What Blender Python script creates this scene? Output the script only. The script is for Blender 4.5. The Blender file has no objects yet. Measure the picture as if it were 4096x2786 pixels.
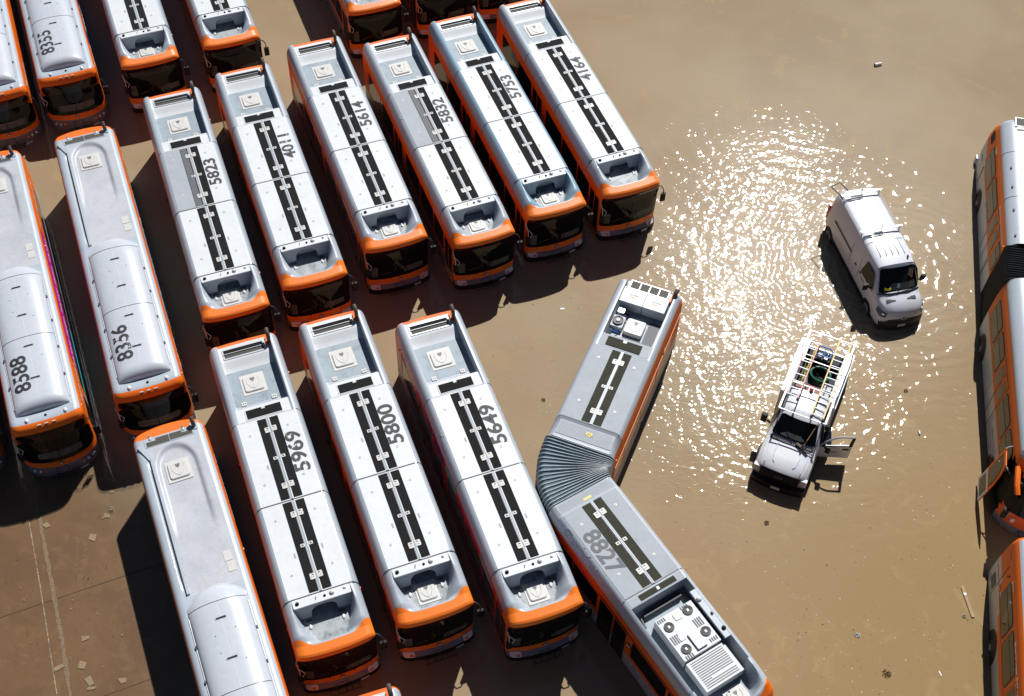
import bpy, math, random
from math import sin, cos, pi, sqrt, radians
from mathutils import Vector, Matrix
random.seed(7)
scene = bpy.context.scene
col = scene.collection

# ------------------------------------------------------------------ camera, sky, sun, exposure
H = 39.474
PITCH, ROLL = 0.6581018941, 0.0290133384
cam_d = bpy.data.cameras.new('camera')
cam = bpy.data.objects.new('camera', cam_d); col.objects.link(cam)
cam_d.sensor_width = 36.0
cam_d.lens = 36.0 * 5129.4566 / 4096.0
cam_d.clip_end = 3000.0
cam.rotation_mode = 'QUATERNION'
cam.matrix_world = Matrix.Translation((0, 0, H)) @ Matrix.Rotation(PITCH, 4, 'X') @ Matrix.Rotation(ROLL, 4, 'Z')
scene.camera = cam

SUN_ZEN, SUN_AZ = radians(42.2), radians(16.9)
SUN_DIR = Vector((sin(SUN_ZEN) * sin(SUN_AZ), sin(SUN_ZEN) * cos(SUN_AZ), cos(SUN_ZEN)))
world = bpy.data.worlds.new('World'); scene.world = world
world.use_nodes = True
wn = world.node_tree.nodes; wn.clear()
sky = wn.new('ShaderNodeTexSky'); sky.sky_type = 'NISHITA'; sky.sun_disc = False
sky.sun_elevation = pi / 2 - SUN_ZEN; sky.sun_rotation = SUN_AZ; sky.air_density = 0.55; sky.dust_density = 0.3; sky.ozone_density = 1.2
bgn = wn.new('ShaderNodeBackground'); bgn.inputs['Strength'].default_value = 0.05
out = wn.new('ShaderNodeOutputWorld')
world.node_tree.links.new(sky.outputs[0], bgn.inputs[0]); world.node_tree.links.new(bgn.outputs[0], out.inputs[0])
sd = bpy.data.lights.new('sun', 'SUN'); sd.energy = 5.0; sd.angle = radians(0.5); sd.color = (1.0, 0.995, 0.985)
so = bpy.data.objects.new('sun', sd); col.objects.link(so)
so.rotation_euler = SUN_DIR.to_track_quat('Z', 'Y').to_euler()
so.location = SUN_DIR * 60
vs = scene.view_settings
vs.view_transform = 'Standard'; vs.look = 'None'; vs.gamma = 1.0; vs.exposure = 0.0

scene.cycles.diffuse_bounces = 1; scene.cycles.caustics_reflective = False; scene.cycles.caustics_refractive = False

# ------------------------------------------------------------------ materials
MAT = {}
def mat(name, rgb, rough=0.5, metal=0.0, spec=0.5, coat=0.0, noise=0.0, nscale=3.0, ncol=None, bump=0.0, bscale=60.0, nsharp=None, grime=0.0, gcol=(0.22, 0.20, 0.17)):
    m = bpy.data.materials.new(name); m.use_nodes = True
    nt = m.node_tree; b = nt.nodes['Principled BSDF']
    b.inputs['Base Color'].default_value = (*rgb, 1)
    b.inputs['Roughness'].default_value = rough
    b.inputs['Metallic'].default_value = metal
    b.inputs['Specular IOR Level'].default_value = spec
    if coat: b.inputs['Coat Weight'].default_value = coat; b.inputs['Coat Roughness'].default_value = 0.08
    if noise or bump:
        g = nt.nodes.new('ShaderNodeNewGeometry')
    if noise:
        n = nt.nodes.new('ShaderNodeTexNoise'); n.inputs['Scale'].default_value = nscale; n.inputs['Detail'].default_value = 6
        n.inputs['Roughness'].default_value = 0.65
        r = nt.nodes.new('ShaderNodeValToRGB')
        lo, hi = nsharp or (0.35, 0.7)
        r.color_ramp.elements[0].position = lo; r.color_ramp.elements[1].position = hi
        r.color_ramp.elements[0].color = (0, 0, 0, 1); r.color_ramp.elements[1].color = (1, 1, 1, 1)
        mx = nt.nodes.new('ShaderNodeMix'); mx.data_type = 'RGBA'
        mt = nt.nodes.new('ShaderNodeMath'); mt.operation = 'MULTIPLY'; mt.inputs[1].default_value = noise
        mx.inputs['A'].default_value = (*rgb, 1)
        c2 = ncol or tuple(c * 0.45 for c in rgb)
        mx.inputs['B'].default_value = (*c2, 1)
        nt.links.new(g.outputs['Position'], n.inputs['Vector'])
        nt.links.new(n.outputs['Fac'], r.inputs[0]); nt.links.new(r.outputs[0], mt.inputs[0])
        nt.links.new(mt.outputs[0], mx.inputs['Factor']); nt.links.new(mx.outputs['Result'], b.inputs['Base Color'])
        if grime:
            prev = mx.outputs['Result']
            for gs, glo, ghi, gd, gk in ((5.0, .54, .80, 2.5, 1.0), (21.0, .62, .74, .5, 1.4), (1.3, .5, .8, 4.0, .8)):
                n3 = nt.nodes.new('ShaderNodeTexNoise'); n3.inputs['Scale'].default_value = gs; n3.inputs['Detail'].default_value = 8; n3.inputs['Roughness'].default_value = .7; n3.inputs['Distortion'].default_value = gd
                r3 = nt.nodes.new('ShaderNodeMapRange'); r3.inputs['From Min'].default_value = glo; r3.inputs['From Max'].default_value = ghi; r3.inputs['To Max'].default_value = grime * gk
                m3 = nt.nodes.new('ShaderNodeMix'); m3.data_type = 'RGBA'; m3.inputs['B'].default_value = (*gcol, 1)
                nt.links.new(g.outputs['Position'], n3.inputs['Vector']); nt.links.new(n3.outputs['Fac'], r3.inputs['Value']); nt.links.new(r3.outputs['Result'], m3.inputs['Factor']); nt.links.new(prev, m3.inputs['A'])
                prev = m3.outputs['Result']
            nt.links.new(prev, b.inputs['Base Color'])
    if bump:
        n2 = nt.nodes.new('ShaderNodeTexNoise'); n2.inputs['Scale'].default_value = bscale
        bp = nt.nodes.new('ShaderNodeBump'); bp.inputs['Strength'].default_value = 1.0; bp.inputs['Distance'].default_value = bump
        nt.links.new(g.outputs['Position'], n2.inputs['Vector']); nt.links.new(n2.outputs['Fac'], bp.inputs['Height'])
        nt.links.new(bp.outputs[0], b.inputs['Normal'])
    MAT[name] = m
    return m
mat('roof white paint', (0.72, 0.74, 0.75), 0.5, noise=0.35, nscale=0.9, ncol=(0.56, 0.58, 0.60), grime=.2)
mat('roof grey paint', (0.40, 0.43, 0.46), 0.65, noise=0.2, nscale=1.5, grime=.3)
mat('silver paint', (0.45, 0.49, 0.53), 0.38, coat=0.2, noise=0.25, nscale=1.3, ncol=(0.34, 0.39, 0.44), grime=.28)
mat('blue wrap', (0.27, 0.41, 0.50), 0.35, coat=0.3, noise=0.4, nscale=2.0, ncol=(0.32, 0.38, 0.44))
mat('nose orange paint', (1.0, 0.225, 0.018), 0.45, noise=0.2, nscale=1.7, ncol=(0.92, 0.21, 0.018))
mat('orange paint', (0.92, 0.175, 0.010), 0.5, spec=0.3, noise=0.25, nscale=1.7, ncol=(0.70, 0.12, 0.012))
mat('deep orange paint', (0.82, 0.12, 0.012), 0.5, noise=0.3, nscale=1.7)
mat('red wrap', (0.62, 0.045, 0.06), 0.35, coat=0.3, noise=0.75, nscale=0.8, ncol=(0.65, 0.03, 0.16), nsharp=(0.48, 0.53))
mat('magenta wrap', (0.75, 0.02, 0.38), 0.35)
mat('teal wrap', (0.05, 0.55, 0.55), 0.35)
mat('white wrap', (0.70, 0.70, 0.74), 0.35)
mat('bumper grey', (0.20, 0.19, 0.22), 0.4, noise=0.3, nscale=3)
mat('bumper black', (0.012, 0.012, 0.013), 0.5)
mat('rubber', (0.012, 0.012, 0.012), 0.75)
mat('walkway grip', (0.013, 0.013, 0.013), 0.85, spec=0.15, noise=0.4, nscale=5, ncol=(0.024, 0.024, 0.024))
mat('olive grip', (0.042, 0.042, 0.028), 0.85, spec=0.2, noise=0.5, nscale=5, ncol=(0.065, 0.065, 0.048))
mat('well floor', (0.30, 0.36, 0.40), 0.5, noise=0.6, nscale=3.2, ncol=(0.13, 0.16, 0.18), nsharp=(0.5, 0.72))
mat('worn floor', (0.38, 0.41, 0.42), 0.5, noise=0.9, nscale=3.5, ncol=(0.12, 0.13, 0.135), nsharp=(0.42, 0.68))
mat('hatch plastic', (0.66, 0.64, 0.60), 0.45, noise=0.35, nscale=4, ncol=(0.5, 0.48, 0.44))
mat('hatch badge', (0.16, 0.15, 0.14), 0.5)
mat('hatch ridge', (0.48, 0.46, 0.43), 0.5)
mat('aluminium', (0.50, 0.52, 0.54), 0.4, metal=0.5)
mat('chrome', (0.7, 0.7, 0.72), 0.12, metal=1.0)
mat('dark steel', (0.06, 0.06, 0.06), 0.5, metal=0.3)
mat('grille mesh', (0.085, 0.075, 0.055), 0.7, noise=0.6, nscale=30, ncol=(0.02, 0.02, 0.02))
mat('exhaust', (0.16, 0.125, 0.10), 0.7, noise=0.5, nscale=8)
mat('black plastic', (0.010, 0.010, 0.011), 0.6, spec=0.3)
mat('dark glass', (0.005, 0.006, 0.006), 0.04, spec=0.22)
mat('side glass', (0.006, 0.006, 0.007), 0.08, spec=0.3)
mat('brown glass', (0.055, 0.05, 0.038), 0.10, spec=0.5, noise=0.4, nscale=1.5, ncol=(0.03, 0.03, 0.025))
mat('sign glass', (0.012, 0.007, 0.006), 0.06, spec=0.3)
mat('dash', (0.10, 0.12, 0.11), 0.6, noise=0.7, nscale=4, ncol=(0.02, 0.03, 0.03))
mat('number black', (0.03, 0.03, 0.032), 0.6)
mat('number worn', (0.035, 0.035, 0.037), 0.6, noise=1.0, nscale=5.5, ncol=(0.62, 0.64, 0.65), nsharp=(0.60, 0.64))
mat('number grey', (0.10, 0.105, 0.115), 0.6)
mat('lettering white', (0.72, 0.72, 0.72), 0.5)
mat('lettering faint', (0.52, 0.50, 0.58), 0.5)
mat('lettering blue', (0.03, 0.03, 0.20), 0.5)
mat('lettering red', (0.80, 0.07, 0.01), 0.5)
mat('lettering orange', (0.75, 0.25, 0.1), 0.5)
mat('lettering yellow', (0.75, 0.55, 0.05), 0.5)
mat('faded sticker', (0.42, 0.41, 0.40), 0.6, noise=.6, nscale=30)
mat('cab rail', (0.10, 0.085, 0.02), .5)
mat('sticker yellow', (0.80, 0.62, 0.10), 0.5)
mat('light lens', (0.75, 0.75, 0.78), 0.1, spec=0.8)
mat('amber lens', (0.85, 0.22, 0.01), 0.25)
mat('red lens', (0.7, 0.02, 0.02), 0.2)
mat('plate white', (0.6, 0.6, 0.62), 0.5)
mat('bellows cloth', (0.22, 0.30, 0.33), 0.6, noise=0.7, nscale=1.6, ncol=(0.12, 0.18, 0.205), nsharp=(.4, .6), grime=.4, gcol=(.28, .29, .28))
mat('bellows dark cloth', (0.022, 0.022, 0.024), 0.6)
mat('bellows rib', (0.62, 0.65, 0.66), 0.6, noise=.5, nscale=6)
mat('vehicle white', (0.78, 0.79, 0.82), 0.3, coat=0.4, noise=0.12, nscale=1.1, grime=.12, gcol=(0.35, 0.29, 0.2))
mat('blue gloves', (0.05, 0.3, 0.8), 0.6)
mat('navy cloth', (0.012, 0.02, 0.09), 0.85)
mat('skin', (0.16, 0.08, 0.05), 0.6)
mat('hair', (0.010, 0.008, 0.007), 0.75)
mat('ladder yellow', (0.75, 0.48, 0.09), 0.5)
mat('ladder pink', (0.62, 0.30, 0.25), 0.55)
mat('rust red paint', (0.24, 0.085, 0.07), 0.6, noise=0.5, nscale=6)
mat('beacon orange', (0.95, 0.10, 0.01), 0.25)
mat('hose green', (0.01, 0.12, 0.07), 0.35)
mat('compressor blue', (0.02, 0.19, 0.65), 0.35)
mat('bed liner', (0.01, 0.011, 0.013), 0.7)
mat('clutter grey', (0.25, 0.25, 0.25), 0.7, noise=0.9, nscale=9, ncol=(0.03, 0.03, 0.03), nsharp=(0.45, 0.55))
mat('clutter white', (0.6, 0.6, 0.62), 0.6, noise=0.6, nscale=10, ncol=(0.2, 0.2, 0.2), nsharp=(0.5, 0.6))
mat('wood pale', (0.42, 0.28, 0.13), 0.7, noise=0.5, nscale=7)
mat('wood old', (0.20, 0.155, 0.09), 0.8, noise=0.5, nscale=12)
mat('bristle', (0.17, 0.13, 0.10), 0.9, noise=0.8, nscale=40)
mat('paper tan', (0.33, 0.24, 0.13), 0.8, noise=0.3, nscale=4)
mat('rag', (0.42, 0.36, 0.28), 0.9, noise=0.6, nscale=25)
mat('white plastic', (0.75, 0.75, 0.75), 0.5)
mat('vest yellow', (0.75, 0.7, 0.05), 0.7)
mat('vest orange', (0.9, 0.15, 0.02), 0.7)
mat('fan black', (0.02, 0.02, 0.02), 0.5)
mat('leaf', (0.20, 0.105, 0.05), 0.9, noise=0.6, nscale=30)
mat('clear plastic', (0.55, 0.6, 0.55), 0.3, noise=0.6, nscale=25)
mat('debris white', (0.62, 0.60, 0.57), 0.7)
mat('debris tan', (0.42, 0.30, 0.16), 0.8)
mat('debris dark', (0.09, 0.055, 0.03), 0.9)

# ------------------------------------------------------------------ mesh helpers (coordinates: u across, v towards the front, z up from the water)
class MB:
    def __init__(s): s.v = []; s.f = []; s.m = []; s.names = []
    def mi(s, name):
        if name not in s.names: s.names.append(name)
        return s.names.index(name)
    def add(s, pts):
        b = len(s.v); s.v.extend([tuple(p) for p in pts]); return b
    def face(s, idx, m): s.f.append(tuple(idx)); s.m.append(s.mi(m))
    def poly(s, pts, m):
        b = s.add(pts); s.face(range(b, b + len(pts)), m)
    def hexa(s, P, m):            # 8 points: bottom 4, top 4
        b = s.add(P)
        for q in ((3, 2, 1, 0), (4, 5, 6, 7), (0, 1, 5, 4), (1, 2, 6, 5), (2, 3, 7, 6), (3, 0, 4, 7)):
            s.face([b + i for i in q], m)
    def box(s, u0, u1, v0, v1, z0, z1, m, ch=0.0):
        if ch:
            P = []
            for z, c in ((z0, 0), (z1 - ch, 0), (z1, ch)):
                P.append([(u0 + c, v0 + c, z), (u1 - c, v0 + c, z), (u1 - c, v1 - c, z), (u0 + c, v1 - c, z)])
            b = s.add(P[0] + P[1] + P[2])
            s.face([b + 3, b + 2, b + 1, b], m); s.face([b + 8, b + 9, b + 10, b + 11], m)
            for k in (0, 4):
                for i in range(4):
                    j = (i + 1) % 4
                    s.face([b + k + i, b + k + j, b + k + 4 + j, b + k + 4 + i], m)
        else:
            s.hexa([(u0, v0, z0), (u1, v0, z0), (u1, v1, z0), (u0, v1, z0), (u0, v0, z1), (u1, v0, z1), (u1, v1, z1), (u0, v1, z1)], m)
    def cyl(s, p0, p1, r, m, n=12, r1=None, cap=True):
        p0 = Vector(p0); p1 = Vector(p1); r1 = r if r1 is None else r1
        d = (p1 - p0).normalized(); a = d.orthogonal().normalized(); c = d.cross(a)
        b = s.add([p0 + (a * cos(2 * pi * i / n) + c * sin(2 * pi * i / n)) * r for i in range(n)] +
                  [p1 + (a * cos(2 * pi * i / n) + c * sin(2 * pi * i / n)) * r1 for i in range(n)])
        for i in range(n):
            j = (i + 1) % n; s.face([b + i, b + j, b + n + j, b + n + i], m)
        if cap:
            s.face([b + i for i in range(n)][::-1], m); s.face([b + n + i for i in range(n)], m)
    def tube(s, pts, r, m, n=8, closed=False):
        P = [Vector(p) for p in pts]; k = len(P); rings = []
        ref = None
        for i in range(k):
            if closed: d = P[(i + 1) % k] - P[i - 1]
            else: d = P[min(i + 1, k - 1)] - P[max(i - 1, 0)]
            d.normalize()
            if ref is None: ref = d.orthogonal().normalized()
            a = (ref - d * ref.dot(d)).normalized(); ref = a; c = d.cross(a)
            rr = r[i] if isinstance(r, (list, tuple)) else r
            rings.append(s.add([P[i] + (a * cos(2 * pi * j / n) + c * sin(2 * pi * j / n)) * rr for j in range(n)]))
        for i in range(k if closed else k - 1):
            A, B = rings[i], rings[(i + 1) % k]
            for j in range(n):
                q = (j + 1) % n; s.face([A + j, A + q, B + q, B + j], m)
        if not closed:
            s.face([rings[0] + j for j in range(n)][::-1], m); s.face([rings[-1] + j for j in range(n)], m)
    def dome(s, c, ru, rv, h, m, n=14, k=5, p=2.0):
        cu, cv, cz = c; rings = []
        for i in range(k):
            t = i / k; rr = (1 - t ** p) ** (1 / p)
            rings.append(s.add([(cu + ru * rr * cos(2 * pi * j / n), cv + rv * rr * sin(2 * pi * j / n), cz + h * t) for j in range(n)]))
        top = s.add([(cu, cv, cz + h)])
        for i in range(k - 1):
            for j in range(n):
                q = (j + 1) % n; s.face([rings[i] + j, rings[i] + q, rings[i + 1] + q, rings[i + 1] + j], m)
        for j in range(n): s.face([rings[-1] + j, rings[-1] + (j + 1) % n, top], m)
    def rrect(s, u0, u1, v0, v1, z0, z1, r, m, n=4, top_in=0.0):   # rounded block
        def ring(z, c):
            pts = []
            for (cu, cv, a0) in ((u1 - r, v1 - r, 0), (u0 + r, v1 - r, pi / 2), (u0 + r, v0 + r, pi), (u1 - r, v0 + r, 3 * pi / 2)):
                for i in range(n + 1):
                    a = a0 + pi / 2 * i / n; pts.append((cu + (r - c) * cos(a), cv + (r - c) * sin(a), z))
            return s.add(pts)
        k = 4 * (n + 1)
        R = [ring(z0, 0), ring(z1 - top_in, 0), ring(z1, top_in)] if top_in else [ring(z0, 0), ring(z1, 0)]
        for a, b in zip(R, R[1:]):
            for i in range(k):
                j = (i + 1) % k; s.face([a + i, a + j, b + j, b + i], m)
        s.face([R[-1] + i for i in range(k)], m)
    def grid(s, f, us, vs_, m):     # f(a,b)->point ; m string or callable(a,b)
        nu = len(us); b = s.add([f(a, c) for c in vs_ for a in us])
        for j in range(len(vs_) - 1):
            for i in range(nu - 1):
                mm = m if isinstance(m, str) else m((us[i] + us[i + 1]) / 2, (vs_[j] + vs_[j + 1]) / 2)
                if mm is None: continue
                s.face([b + j * nu + i, b + j * nu + i + 1, b + (j + 1) * nu + i + 1, b + (j + 1) * nu + i], mm)
    def build(s, name, parent=None, vc=0.0, z0=0.0, smooth=35):
        me = bpy.data.meshes.new(name)
        me.from_pydata([(x, -(y - vc), z - z0) for x, y, z in s.v], [], [f[::-1] for f in s.f])
        for n in s.names: me.materials.append(MAT[n])
        me.polygons.foreach_set('material_index', s.m)
        if smooth:
            me.polygons.foreach_set('use_smooth', [True] * len(me.polygons))
            me.set_sharp_from_angle(angle=radians(smooth))
        me.update()
        o = bpy.data.objects.new(name, me); col.objects.link(o)
        if parent is not None: o.parent = parent
        return o

class Thing:
    """an Empty at the thing's base with parts under it; axis u right, v front"""
    def __init__(s, name, label, cat, X, Y, th, vc, base, group=None):
        s.vc = vc; s.base = base
        o = bpy.data.objects.new(name, None); col.objects.link(o)
        o.empty_display_size = 0.5
        o.location = (X + vc * sin(th), Y - vc * cos(th), base); o.rotation_euler = (0, 0, th)
        o['label'] = label; o['category'] = cat
        if group: o['group'] = group
        s.o = o
    def part(s, mb, name, parent=None, label=None, smooth=35):
        p = mb.build(name, parent or s.o, s.vc, s.base, smooth)
        if label: p['label'] = label
        return p
def text_mesh(body, size, xs=1.0, bold=0.0, align='CENTER'):
    cu = bpy.data.curves.new('lettering', 'FONT'); cu.body = body; cu.size = size; cu.align_x = align; cu.align_y = 'CENTER'
    cu.offset = bold; cu.extrude = 0.002; cu.resolution_u = 4
    o = bpy.data.objects.new('tmp', cu); col.objects.link(o)
    bpy.context.view_layer.update()
    dg = bpy.context.evaluated_depsgraph_get()
    me = bpy.data.meshes.new_from_object(o.evaluated_get(dg))
    bpy.data.objects.remove(o); bpy.data.curves.remove(cu)
    for v in me.vertices: v.co.x *= xs
    return me
def lettering(T, body, size, u, v, z, m, xaxis, yaxis, xs=1.0, bold=0.0, name='lettering', parent=None, align='CENTER'):
    """xaxis/yaxis given in (u,v,z) directions"""
    me = text_mesh(body, size, xs, bold, align)
    X = Vector((xaxis[0], -xaxis[1], xaxis[2])).normalized(); Y = Vector((yaxis[0], -yaxis[1], yaxis[2])).normalized()
    Z = X.cross(Y)
    R = Matrix((X, Y, Z)).transposed()
    o0 = Vector((u, -(v - T.vc), z - T.base))
    for w in me.vertices: w.co = o0 + R @ w.co
    me.materials.clear(); me.materials.append(MAT[m])
    o = bpy.data.objects.new(name, me); col.objects.link(o); o.parent = parent or T.o
    return o
def cowl_text(T, body, size, v, m, k=1.0, phi0=.78, name='cowl_lettering'):
    me = text_mesh(body, size, 1.0, .008)
    for w in me.vertices:
        ph = max(.02, min(1.45, phi0 + w.co.y * 2.3)); n_ = Vector((-cos(ph), 0, sin(ph)))
        p = Vector((-(1.0 + .25 * cos(ph)) * k, v + w.co.x, 2.5 + .5 * sin(ph))) + n_ * (.016 + w.co.z)
        w.co = Vector((p.x, -(p.y - T.vc), p.z - T.base))
    me.materials.clear(); me.materials.append(MAT[m])
    o = bpy.data.objects.new(name, me); col.objects.link(o); o.parent = T.o
    return o
def copy_thing(src, X, Y, th, vc, base, label, skip=(), swap=None, group=None):
    r = src.copy(); col.objects.link(r)
    r.location = (X + vc * sin(th), Y - vc * cos(th), base); r.rotation_euler = (0, 0, th); r['label'] = label
    def rec(o, p):
        for ch in [c for c in o.children]:
            if ch.name.split('.')[0] in skip: continue
            c = ch.copy(); col.objects.link(c); c.parent = p
            if swap and any(ms and ms.name in swap for ms in ch.data.materials):
                c.data = ch.data.copy()
                for i, ms in enumerate(c.data.materials):
                    if ms and ms.name in swap: c.data.materials[i] = MAT[swap[ms.name]]
            rec(ch, c)
    rec(src, r)
    return r
def struct(o, name=None): o['kind'] = 'structure'
def interp(x, xs, ys):
    if x <= xs[0]: return ys[0]
    for i in range(1, len(xs)):
        if x <= xs[i]:
            t = (x - xs[i - 1]) / (xs[i] - xs[i - 1]); return ys[i - 1] * (1 - t) + ys[i] * t
    return ys[-1]
def sstep(x, a, b):
    t = max(0.0, min(1.0, (x - a) / (b - a))); return t * t * (3 - 2 * t)
def frange(a, b, n): return [a + (b - a) * i / n for i in range(n + 1)]

# ------------------------------------------------------------------ bus shell with sides, front and a height-field top
class Shell:
    def __init__(s, zs, w, vr, vf, bf, br, cf=0.15, cr=0.12):
        s.zs, s.w, s.vr, s.vf, s.bf, s.br, s.cf, s.cr = zs, w, vr, vf, bf, br, cf, cr
    def W(s, z): return interp(z, s.zs, s.w)
    def VF(s, z, u):
        t = min(1, abs(u) / s.W(z)); return interp(z, s.zs, s.vf) - interp(z, s.zs, s.bf) * t ** 2.2 - s.cf * t ** 12
    def VR(s, z, u):
        t = min(1, abs(u) / s.W(z)); return interp(z, s.zs, s.vr) + interp(z, s.zs, s.br) * t ** 2.2 + s.cr * t ** 12
    US = [-1, -.985, -.95, -.9, -.8, -.65, -.45, -.2, 0, .2, .45, .65, .8, .9, .95, .985, 1]
    def outline(s, z, nv=24, front=True, rear=True):
        w = s.W(z); L = []
        a, b = s.VR(z, w), s.VF(z, w)
        for i in range(nv): L.append((-w, a + (b - a) * i / nv, z))
        for t in s.US: L.append((t * w, s.VF(z, t * w), z))
        for i in range(1, nv): L.append((w, b + (a - b) * i / nv, z))
        for t in s.US[::-1][:-1]: L.append((t * w, s.VR(z, t * w), z))
        return L
    def body(s, mb, levels, matf):
        prev = None
        for z in levels:
            o = s.outline(z); b = mb.add(o); k = len(o)
            if prev is not None:
                for i in range(k):
                    j = (i + 1) % k
                    c = [(o[i][q] + o[j][q]) / 2 for q in range(2)] + [(z + pz) / 2]
                    m = matf(*c)
                    if m: mb.face([prev + i, prev + j, b + j, b + i], m)
            prev, pz = b, z
    def side(s, mb, sg, v0, v1, z0, z1, r, m, eps=0.006, thick=0.0):
        n = 4; rows = []
        for i in range(n + 1):
            a = pi / 2 * i / n; rows.append((z0 + r - r * cos(a), r - r * sin(a)))
        for i in range(1, 4): rows.append((z0 + r + (z1 - z0 - 2 * r) * i / 4, 0))
        for i in range(n + 1):
            a = pi / 2 * i / n; rows.append((z1 - r + r * sin(a), r - r * cos(a)))
        prev = None
        for z, ins in rows:
            u = sg * (s.W(z) + eps)
            b = mb.add([(u, v0 + ins, z), (u, v1 - ins, z)])
            if prev is not None: mb.face([prev, prev + 1, b + 1, b], m)
            prev = b
    def front(s, mb, u0, u1, z0, z1, r, m, eps=0.008, n=14, rows=10):
        zz = []
        for i in range(5):
            a = pi / 2 * i / 4; zz.append((z0 + r - r * cos(a), r - r * sin(a)))
        for i in range(1, rows): zz.append((z0 + r + (z1 - z0 - 2 * r) * i / rows, 0))
        for i in range(5):
            a = pi / 2 * i / 4; zz.append((z1 - r + r * sin(a), r - r * cos(a)))
        prev = None
        for z, ins in zz:
            pts = []
            for i in range(n + 1):
                u = (u0 + ins) + (u1 - u0 - 2 * ins) * i / n
                w = s.W(z); u = max(-w * .998, min(w * .998, u))
                pts.append((u * (1 + eps / w), s.VF(z, u) + eps, z))
            b = mb.add(pts)
            if prev is not None:
                for i in range(n): mb.face([prev + i, prev + i + 1, b + i + 1, b + i], m)
            prev = b

def hatch(T, u, v, z, s=0.32, frame=True, lift=0.06, name='roof_hatch'):
    mb = MB()
    if frame: mb.rrect(u - s * 1.22, u + s * 1.22, v - s * 1.28, v + s * 1.28, z - 0.01, z + 0.012, 0.03, 'hatch plastic')
    mb.rrect(u - s, u + s, v - s, v + s, z, z + lift, 0.1, 'hatch plastic', top_in=0.03)
    o = T.part(mb, name)
    m2 = MB()
    # shield-shaped ridge and latch badge on the lid
    pts = [(u - s * .62, v - s * .62, z + lift + .004), (u - s * .6, v, z + lift + .004), (u - s * .35, v + s * .45, z + lift + .004), (u, v + s * .72, z + lift + .004),
           (u + s * .35, v + s * .45, z + lift + .004), (u + s * .6, v, z + lift + .004), (u + s * .62, v - s * .62, z + lift + .004)]
    m2.tube(pts, 0.009, 'hatch ridge', n=5)
    m2.tube([(u, v - s * .2, z + lift + .002), (u, v + s * .7, z + lift + .002)], 0.006, 'hatch ridge', n=5)
    T.part(m2, 'ridge', o)
    m3 = MB()
    m3.poly([(u - s * .25, v - s * .68, z + lift + .006), (u + s * .25, v - s * .68, z + lift + .006), (u + s * .2, v - s * .42, z + lift + .006), (u, v - s * .2, z + lift + .006), (u - s * .2, v - s * .42, z + lift + .006)], 'hatch badge')
    T.part(m3, 'latch', o)
    return o

def wheel(T, sg, v, zc, r=0.48, w=1.26, name='wheel', white=True):
    mb = MB(); mb.cyl((sg * (w - .28), v, zc), (sg * w, v, zc), r, 'rubber', n=28)
    o = T.part(mb, name)
    m2 = MB(); m2.cyl((sg * (w - .02), v, zc), (sg * (w + .01), v, zc), r * .58, 'aluminium', n=20)
    m2.cyl((sg * w, v, zc), (sg * (w + .05), v, zc), r * .2, 'bumper black', n=12)
    T.part(m2, 'rim', o)
    return o

# ---- roof modules shared by the boxy buses (seam planes at z = 3.0)
ZR = 3.0
def panel_section(T, v0, v1, strip='walkway grip', plate='roof white paint', left=None, discs=True):
    mb = MB(); mb.rrect(-1.02, 1.02, v0 + .02, v1 - .02, ZR - .02, ZR + .012, 0.03, plate, top_in=.006)
    T.part(mb, 'roof_panel')
    m4 = MB(); m4.box(-1.10, 1.10, v1 - .012, v1 + .012, ZR - .03, ZR + .006, 'dark steel'); T.part(m4, 'seam_strip')
    for a, b in ((-.325, -.02), (.105, .40)):
        m = MB(); m.rrect(a, b, v0 + .06, v1 - .06, ZR + .01, ZR + .018, .02, strip); T.part(m, 'walkway_strip')
    m = MB()
    m.box(.0, .085, v0 + .04, v1 - .03, ZR + .008, ZR + .03, 'silver paint')
    m.box(.002, .014, v0 + .04, v1 - .03, ZR + .03, ZR + .034, 'roof white paint'); m.box(.072, .084, v0 + .04, v1 - .03, ZR + .03, ZR + .034, 'roof white paint')
    m.box(.036, .044, v0 + .04, v1 - .03, ZR + .03, ZR + .034, 'dark steel')
    T.part(m, 'centre_rail')
    L = v1 - v0
    for f, big in ((.16, 1), (.50, 0), (.83, 1)):
        v = v0 + L * f; m = MB()
        if big:
            m.rrect(-.16, .02, v - .1, v + .12, ZR + .012, ZR + .042, .03, 'hatch plastic'); m.rrect(.07, .25, v - .12, v + .1, ZR + .012, ZR + .042, .03, 'hatch plastic')
            for du in (-.11, -.05, .12, .18): m.cyl((du, v + .03, ZR + .04), (du, v + .03, ZR + .048), .014, 'dark steel', n=8)
            m.box(-.09, -.03, v - .06, v - .03, ZR + .042, ZR + .05, 'dark steel'); m.box(.12, .18, v - .08, v - .05, ZR + .042, ZR + .05, 'dark steel')
        else:
            m.rrect(-.16, -.02, v - .05, v + .07, ZR + .012, ZR + .034, .02, 'hatch plastic'); m.rrect(.11, .25, v - .07, v + .05, ZR + .012, ZR + .034, .02, 'hatch plastic')
            m.box(-.12, -.06, v - .02, v + .04, ZR + .034, ZR + .038, 'dark steel'); m.box(.15, .21, v - .04, v + .02, ZR + .034, ZR + .038, 'dark steel')
        T.part(m, 'hinge_plate')
    for u, f in ((.50, .56), (-.42, .58)):
        m = MB(); v = v0 + L * f; m.box(u - .03, u + .03, v - .09, v + .09, ZR + .0125, ZR + .0145, 'faded sticker'); T.part(m, 'sticker')
    if discs:
        for u, f in ((-.68, .17), (.64, .16), (-.68, .76), (.64, .76)):
            m = MB(); m.cyl((u, v0 + L * f, ZR + .008), (u, v0 + L * f, ZR + .022), .052, 'hatch plastic', n=14)
            m.cyl((u, v0 + L * f, ZR + .02), (u, v0 + L * f, ZR + .03), .014, 'dark steel', n=8)
            T.part(m, 'roof_cap')
ZS = 2.5
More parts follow.
